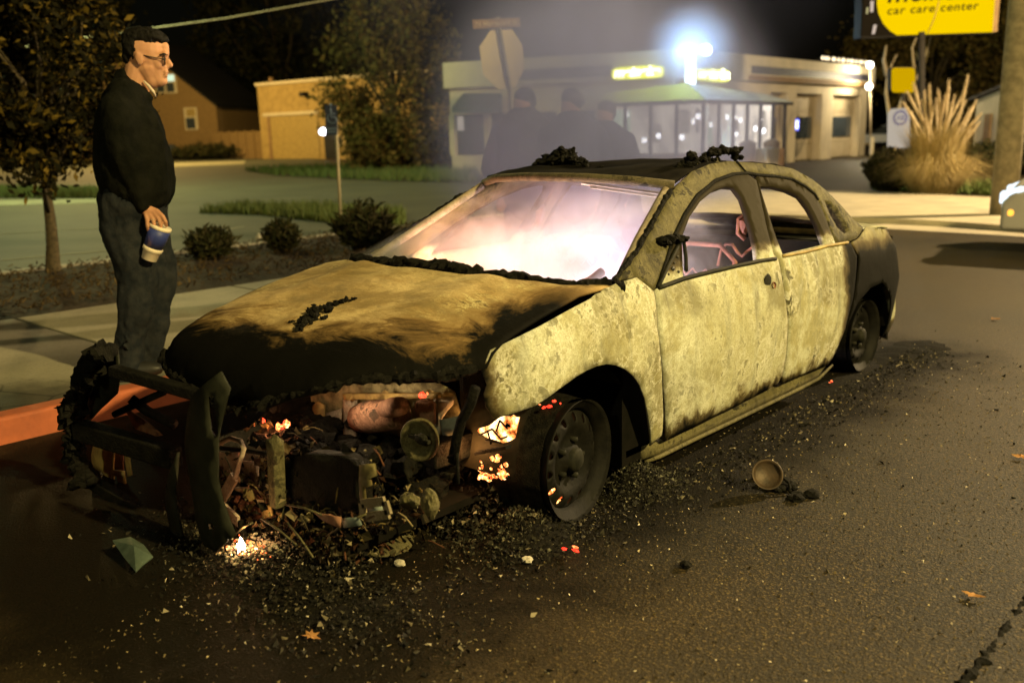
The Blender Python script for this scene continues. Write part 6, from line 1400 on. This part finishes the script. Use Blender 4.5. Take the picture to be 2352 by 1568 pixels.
for s_ in (1, -1):
    off = .088*s_; c = mp(372, 137, .050*s_); mb.tube([mp(322, 126, off), mp(345, 131, off), mp(362, 134, .078*s_)], .0035, 6)
    e1 = (HR*.35-HF*.94*s_); e1 /= np.linalg.norm(e1)
    cc = mp(378, 138, .044*s_); mb.tube([cc+e1*.036*math.cos(a)+UP*.026*math.sin(a) for a in np.linspace(0, 6.28, 21)], .0034, 6); mb.tube([mp(362, 134, .078*s_), cc+e1*.036*(1 if s_ > 0 else 1)], .0034, 6)
mb.tube([mp(388, 134, .010), mp(388, 134, -.010)], .003, 6); gl = mb.build('glasses', M['black'], man)
kl = np.array([10.5, .2, 7.2])
for s_ in (1, -1):
    cc = mp(378, 138, .044*s_); h_ = (kl-cc)/np.linalg.norm(kl-cc)+(CAM-cc)/np.linalg.norm(CAM-cc); h_ /= np.linalg.norm(h_)
    e1 = (HR*.35-HF*.94*s_); nn = np.cross(e1, UP); nn /= np.linalg.norm(nn)
    if np.dot(nn, HR) < 0: nn = -nn
    mb = MB(); mb.lathe(cc, nn, [(.001, .006), (.018, .004), (.028, .0), (.001, -.002)], 18); g_ = NT('spectacle_glass'); g_.col((.9, .9, .9)); g_.set(.03, 0, .5); g_.b.inputs['Transmission Weight'].default_value = 1.0; g_.b.inputs['IOR'].default_value = 1.1
    mb.build('lens', g_.m, gl)
    if s_ < 0:
        cg = mp(385, 143, -.02); mb = MB(); mb.lathe(cg, h_, [(.001, .003), (.010, .0025), (.016, .0), (.001, -.002)], 16); mb.build('lens_glint', M['lens'], gl)  # mirror disc added and turned to throw the street lamp's glint
mb = MB()
for s_ in (1, -1): mb.tube([mp(330, 186, .062*s_), mp(342, 198, .055*s_), mp(352, 211, .030*s_), mp(357, 222, .008*s_)], [.005, .008, .009, .005], 8)
mb.build('shirt_collar', M['shirt'], man)
jk = []
for off in (-.11, 0, .11):
    e = 1 if off == 0 else .88
    jk += [('cap', mp(290, 240, off), mp(297, 290, off), r_(50*e), r_(73*e)), ('cap', mp(298, 290, off), mp(309, 380, off), r_(74*e), r_(82*e)), ('cap', mp(309, 380, off), mp(316, 418, off), r_(82*e), r_(80*e))]
jk += [('cap', mp(290, 232, .1), mp(273, 254, .20), r_(48), r_(37)), ('cap', mp(273, 254, .20), mp(278, 320, .245), r_(40), r_(38)), ('cap', mp(278, 320, .245), mp(292, 378, .25), r_(38), r_(34)), ('cap', mp(292, 378, .25), mp(326, 470, .205), r_(33), r_(22)),
       ('cap', mp(290, 232, -.1), mp(285, 254, -.20), r_(48), r_(37)), ('cap', mp(285, 254, -.20), mp(310, 378, -.24), r_(38), r_(32)), ('cap', mp(310, 378, -.24), mp(345, 455, -.20), r_(30), r_(22)),
       ('cap', mp(290, 184, .0), mp(322, 226, .0), r_(25), r_(30)), ('cap', mp(288, 172, .03), mp(346, 226, .055), r_(15), r_(9)), ('cap', mp(288, 172, -.03), mp(346, 226, -.055), r_(15), r_(9)),
       ('cap', mp(300, 448, .06), mp(350, 440, .06), r_(62), r_(44)), ('cap', mp(300, 448, -.06), mp(350, 440, -.06), r_(62), r_(44))]
jo = blob('jacket', jk, M['jacket'], man, .013, 5, .5)
def crease(o, amp, sc2, seed):
    for v in o.data.vertices:
        v.co += v.normal*amp*noise.fractal(Vector((v.co.x*sc2, v.co.y*sc2, v.co.z*sc2*.6+seed)), 1, 2, 4)
crease(jo, .020, 7, 1); crease(ho_, .010, 38, 5)
tr = [('cap', mp(302, 462, .07), mp(318, 470, -.07), r_(70), r_(68)), ('cap', mp(296, 470, .07), mp(292, 520, .09), r_(68), r_(56)), ('cap', mp(292, 520, .09), mp(320, 645, .09), r_(54), r_(43)), ('cap', mp(320, 645, .09), mp(300, 770, .09), r_(42), r_(36)), ('cap', mp(300, 770, .09), mp(296, 862, .09), r_(36), r_(33)),
      ('cap', mp(325, 470, -.07), mp(338, 530, -.09), r_(62), r_(52)), ('cap', mp(338, 530, -.09), mp(364, 640, -.09), r_(50), r_(40)), ('cap', mp(364, 640, -.09), mp(352, 770, -.09), r_(39), r_(33)), ('cap', mp(352, 770, -.09), mp(335, 860, -.09), r_(33), r_(31))]
to = blob('jeans', tr, M['jeans'], man, .013, 5, .5); crease(to, .024, 7, 3)
for s_, x in ((1, 298), (-1, 338)):
    p = mp(x, 866, .09*s_); p[2] = .146; mb = MB(); mb.lump(p+HR*.06+UP*.05, .12, (1.0, 1.0, .45), 3, .05); 
    v = np.array(mb.v); c = v.mean(0); q = v-c; al = q@HR; ac = q@HF; v = c+np.outer(al*1.25, HR)+np.outer(ac*.5, HF)+np.outer(np.maximum(q[:, 2], -.05), UP); mb.v = [tuple(a) for a in v]; mb.sm = [True]*len(mb.f); mb.build('shoe', M['black'], man)
ring = MB(); c = mp(351, 503, .232); ring.tube([c+(HR*math.cos(a)*.012+(HF*.6+UP*.5)*math.sin(a)*.012) for a in np.linspace(0, 6.28, 14)], .002, 5); ring.build('ring', M['galv'], man)
# the cup in his hand
cb = mp(342, 596, .185); ct = mp(369, 520, .185); d = ct-cb; L = np.linalg.norm(d); d /= L
t = thing('foam_cup', 'white foam cup with a blue printed upper half, held by the man', 'cup', cb)
mb = MB(); mb.lathe(cb, d, [(.001, 0), (.0400, .0), (.043, .004), (.0485, L*.26), (.055, L*.28), (.056, L*.37), (.053, L*.385), (.001, L*.385)], 28); mb.build('cup_body', M['cup_white'], t)
mb = MB(); mb.lathe(cb, d, [(.053, L*.375), (.058, L*.70), (.0605, L*.93), (.055, L*.93), (.05, L*.38)], 28, True, True); mb.build('printed_label', M['cup_blue'], t)
mb = MB(); mb.lathe(cb, d, [(.0595, L*.925), (.0635, L*.94), (.0635, L*1.0), (.060, L*1.02), (.001, L*1.02)], 28); mb.build('lid', M['cup_white'], t)
# three onlookers standing in the smoke behind the wreck
def onlooker(label, px, head_y, d, head_r, sw, cloth, cap=None, face_dx=0, hat=True, seed=0):
    base = ground(px, d, .0); t = thing('person', label, 'person', base, 'onlookers behind the wreck'); q = lambda x, y, off=0: upright(base, x, y, off); k = d/FPX
    H_ = float(q(px, head_y)[2]); hz = lambda f: base+UP*H_*f
    dx = HR*face_dx*.05
    B = [('ell', hz(.93)+dx*.3, (head_r*k, head_r*k, head_r*1.25*k), AX), ('ell', hz(.905)+dx, (head_r*.75*k, head_r*.75*k, head_r*.8*k), AX), ('cap', hz(.915)+dx*1.9, hz(.905)+dx*2.0, .014, .018), ('cap', hz(.88), hz(.82), .06, .075), ('cap', hz(.80), hz(.55), .12, .12)]
    for s_ in (1, -1):
        sh = hz(.795)+HR*sw*s_*.8; el = hz(.62)+HR*sw*1.1*s_-HF*.04; wr_ = hz(.50)+HR*sw*.8*s_-HF*.14
        B += [('cap', hz(.8), sh, .07, .06), ('cap', sh, el, .05, .042), ('cap', el, wr_, .04, .03), ('ell', wr_-UP*.05, (.035, .025, .05), AX)]
        for j in range(4): B.append(('cap', wr_-UP*.07+HR*(.022*(j-1.5)), wr_-UP*(.13+.01*(j in (1, 2)))+HR*.02*(j-1.5), .010, .008))
        B.append(('cap', wr_-UP*.04+HR*.03*-s_, wr_-UP*.09+HR*.05*-s_, .011, .009))
        B += [('cap', hz(.52)+HR*.1*s_, hz(.28)+HR*.11*s_, .09, .06), ('cap', hz(.28)+HR*.11*s_, hz(.05)+HR*.11*s_, .055, .04), ('cap', hz(.03)+HR*.11*s_, hz(.02)+HR*.12*s_-HF*.16, .045, .04)]
    blob('body', B, M['skin'], t, .012, 3)
    J = [('cap', hz(.80), hz(.60), sw*.75, sw*.72), ('cap', hz(.60), hz(.48), sw*.72, sw*.74), ('cap', hz(.79)+HR*sw*.4, hz(.5)+HR*sw*.3, sw*.55, sw*.6), ('cap', hz(.79)-HR*sw*.4, hz(.5)-HR*sw*.3, sw*.55, sw*.6), ('cap', hz(.84), hz(.80), .10, .14)]
    for s_ in (1, -1):
        sh = hz(.79)+HR*sw*s_*.8; el = hz(.62)+HR*sw*1.12*s_-HF*.04; wr_ = hz(.51)+HR*sw*.82*s_-HF*.13; J += [('cap', sh, el, .085, .075), ('cap', el, wr_, .072, .055)]
    jo_ = blob('jacket', J, M[cloth], t, .018, 4); crease(jo_, .02, 5, seed)
    Lg = []
    for s_ in (1, -1): Lg += [('cap', hz(.51)+HR*.1*s_, hz(.28)+HR*.115*s_, .125, .09), ('cap', hz(.28)+HR*.115*s_, hz(.05)+HR*.115*s_, .088, .075)]
    blob('trousers', Lg, M['jeans'], t, .018, 4)
    if hat: blob('beanie', [('ell', hz(.955)+dx*.2, (head_r*1.13*k, head_r*1.13*k, head_r*1.0*k), AX), ('ell', hz(.94)-dx*.6, (head_r*1.1*k, head_r*1.12*k, head_r*.9*k), AX)], M['black'], t, .012, 3)
    else: blob('hair', [('ell', hz(.955)-dx*.2, (head_r*1.1*k, head_r*1.1*k, head_r*.95*k), AX), ('ell', hz(.935)-dx*1.1+HF*.02, (head_r*.9*k, head_r*1.0*k, head_r*1.1*k), AX)], M['hair'], t, .012, 3)
    return t
onlooker('bareheaded onlooker nearest the stop sign post, half lost in smoke', 1214, 200, 8.8, 22, .30, 'cloth_grey', face_dx=-.6, hat=False, seed=1)
onlooker('onlooker in a dark beanie and bulky dark coat, middle of the three', 1320, 200, 8.4, 21, .27, 'cloth_navy', face_dx=-.8, hat=True, seed=2)
onlooker('smaller bareheaded onlooker nearest the lit shop entrance', 1394, 228, 9.2, 19, .25, 'cloth_navy', face_dx=-.5, hat=False, seed=3)
# ================================================================ smoke
def smoke(name, verts, faces, build):
    mb = MB(); mb.add(verts, faces); m_ = bpy.data.materials.new(name+'_volume'); m_.use_nodes = True; n = NT.__new__(NT); n.m = m_; n.t = m_.node_tree; n.n = n.t.nodes
    n.n.remove(n.n['Principled BSDF']); n.out = n.n['Material Output']; n.co = n.n.new('ShaderNodeTexCoord').outputs['Object']
    v = n.n.new('ShaderNodeVolumePrincipled'); build(n, v); n.lk(v.outputs[0], n.out.inputs['Volume'])
    o = mb.build(name, m_); return tag(o, kind='stuff')
def mrange(n, x, a, b):
    mr = n.n.new('ShaderNodeMapRange'); mr.interpolation_type = 'SMOOTHSTEP'; mr.inputs['From Min'].default_value = a; mr.inputs['From Max'].default_value = b; n.lk(x, mr.inputs['Value']); return mr.outputs[0]
prof = [(.10, .93), (1.0, 1.255), (1.6, 1.315), (2.3, 1.24), (2.42, .86), (2.40, .30), (.42, .30), (.42, .86)]
nP = len(prof); vs = [(x*(1.0 if z < 1.0 else .80), y, z) for x in (-.70, .70) for y, z in prof]
fs = [tuple(range(nP)), tuple(nP+i for i in range(nP))[::-1]]+[(i, (i+1) % nP, nP+(i+1) % nP, nP+i) for i in range(nP)]
def cab(n, v):
    X, Y, Z = n.sep(); w = n.noise(3.6, 3, .55, n.mapv(loc=(1, 2, 3), scale=(.8, 1, 1.15)), .9)
    d = n.math('MULTIPLY', mrange(n, w, .36, .72), 2.2)
    d = n.math('ADD', d, .22)
    d = n.math('MULTIPLY', d, n.math('SUBTRACT', 1.0, mrange(n, Y, 1.05, 1.8)))
    n.lk(d, v.inputs['Density']); v.inputs['Color'].default_value = (.90, .88, .97, 1); v.inputs['Anisotropy'].default_value = .1
smoke('cabin_smoke', vs, fs, cab)
bx0, bx1 = (-6.0, .2, 1.0), (1.6, 9.5, 7.0)
bv = [(x, y, z) for x in (bx0[0], bx1[0]) for y in (bx0[1], bx1[1]) for z in (bx0[2], bx1[2])]
bf = [(0, 1, 3, 2), (4, 6, 7, 5), (0, 4, 5, 1), (2, 3, 7, 6), (0, 2, 6, 4), (1, 5, 7, 3)]
def puff(n, X, Y, Z, c, r):
    q = None
    for a, c_, r_ in zip((X, Y, Z), c, r):
        u = n.math('MULTIPLY', n.math('SUBTRACT', a, c_), 1.0/r_); u = n.math('MULTIPLY', u, u); q = u if q is None else n.math('ADD', q, u)
    return n.math('SUBTRACT', 1.0, mrange(n, q, .05, 1.0))
def plume(n, v):
    X, Y, Z = n.sep(); w = n.noise(.9, 3, .55, n.mapv(loc=(3, 1, 2), scale=(1, 1, .7)), .6)
    d = n.math('MULTIPLY_ADD', mrange(n, w, .34, .68), .8, .2)
    a = n.math('MULTIPLY', n.math('POWER', puff(n, X, Y, Z, (-1.0, 2.75, 1.55), (1.2, 1.8, 1.4)), 1.6), 2.5)
    b = n.math('MULTIPLY', n.math('POWER', puff(n, X, Y, Z, (-2.9, 4.7, 3.8), (3.0, 4.0, 3.1)), 1.8), .065)
    n.lk(n.math('MULTIPLY', d, n.math('ADD', a, b)), v.inputs['Density']); v.inputs['Color'].default_value = (.38, .42, .82, 1); v.inputs['Anisotropy'].default_value = .1
smoke('smoke_plume', bv, bf, plume)

fc = dep(1585, 116, 31.5)
def lamp_haze(n, v):  # smoke ball added round the floodlight to make its glow show
    X, Y, Z = n.sep(); n.lk(n.math('MULTIPLY', n.math('POWER', puff(n, X, Y, Z, tuple(float(a) for a in fc), (2.0, 2.0, 1.9)), 2.0), .40), v.inputs['Density']); v.inputs['Color'].default_value = (.7, .8, 1.0, 1)
wv = [tuple(float(a) for a in fc+np.array([i*2.7, j*2.7, k*2.4])) for i in (-1, 1) for j in (-1, 1) for k in (-1, 1)]
smoke('flood_glow_haze', wv, bf, lamp_haze)
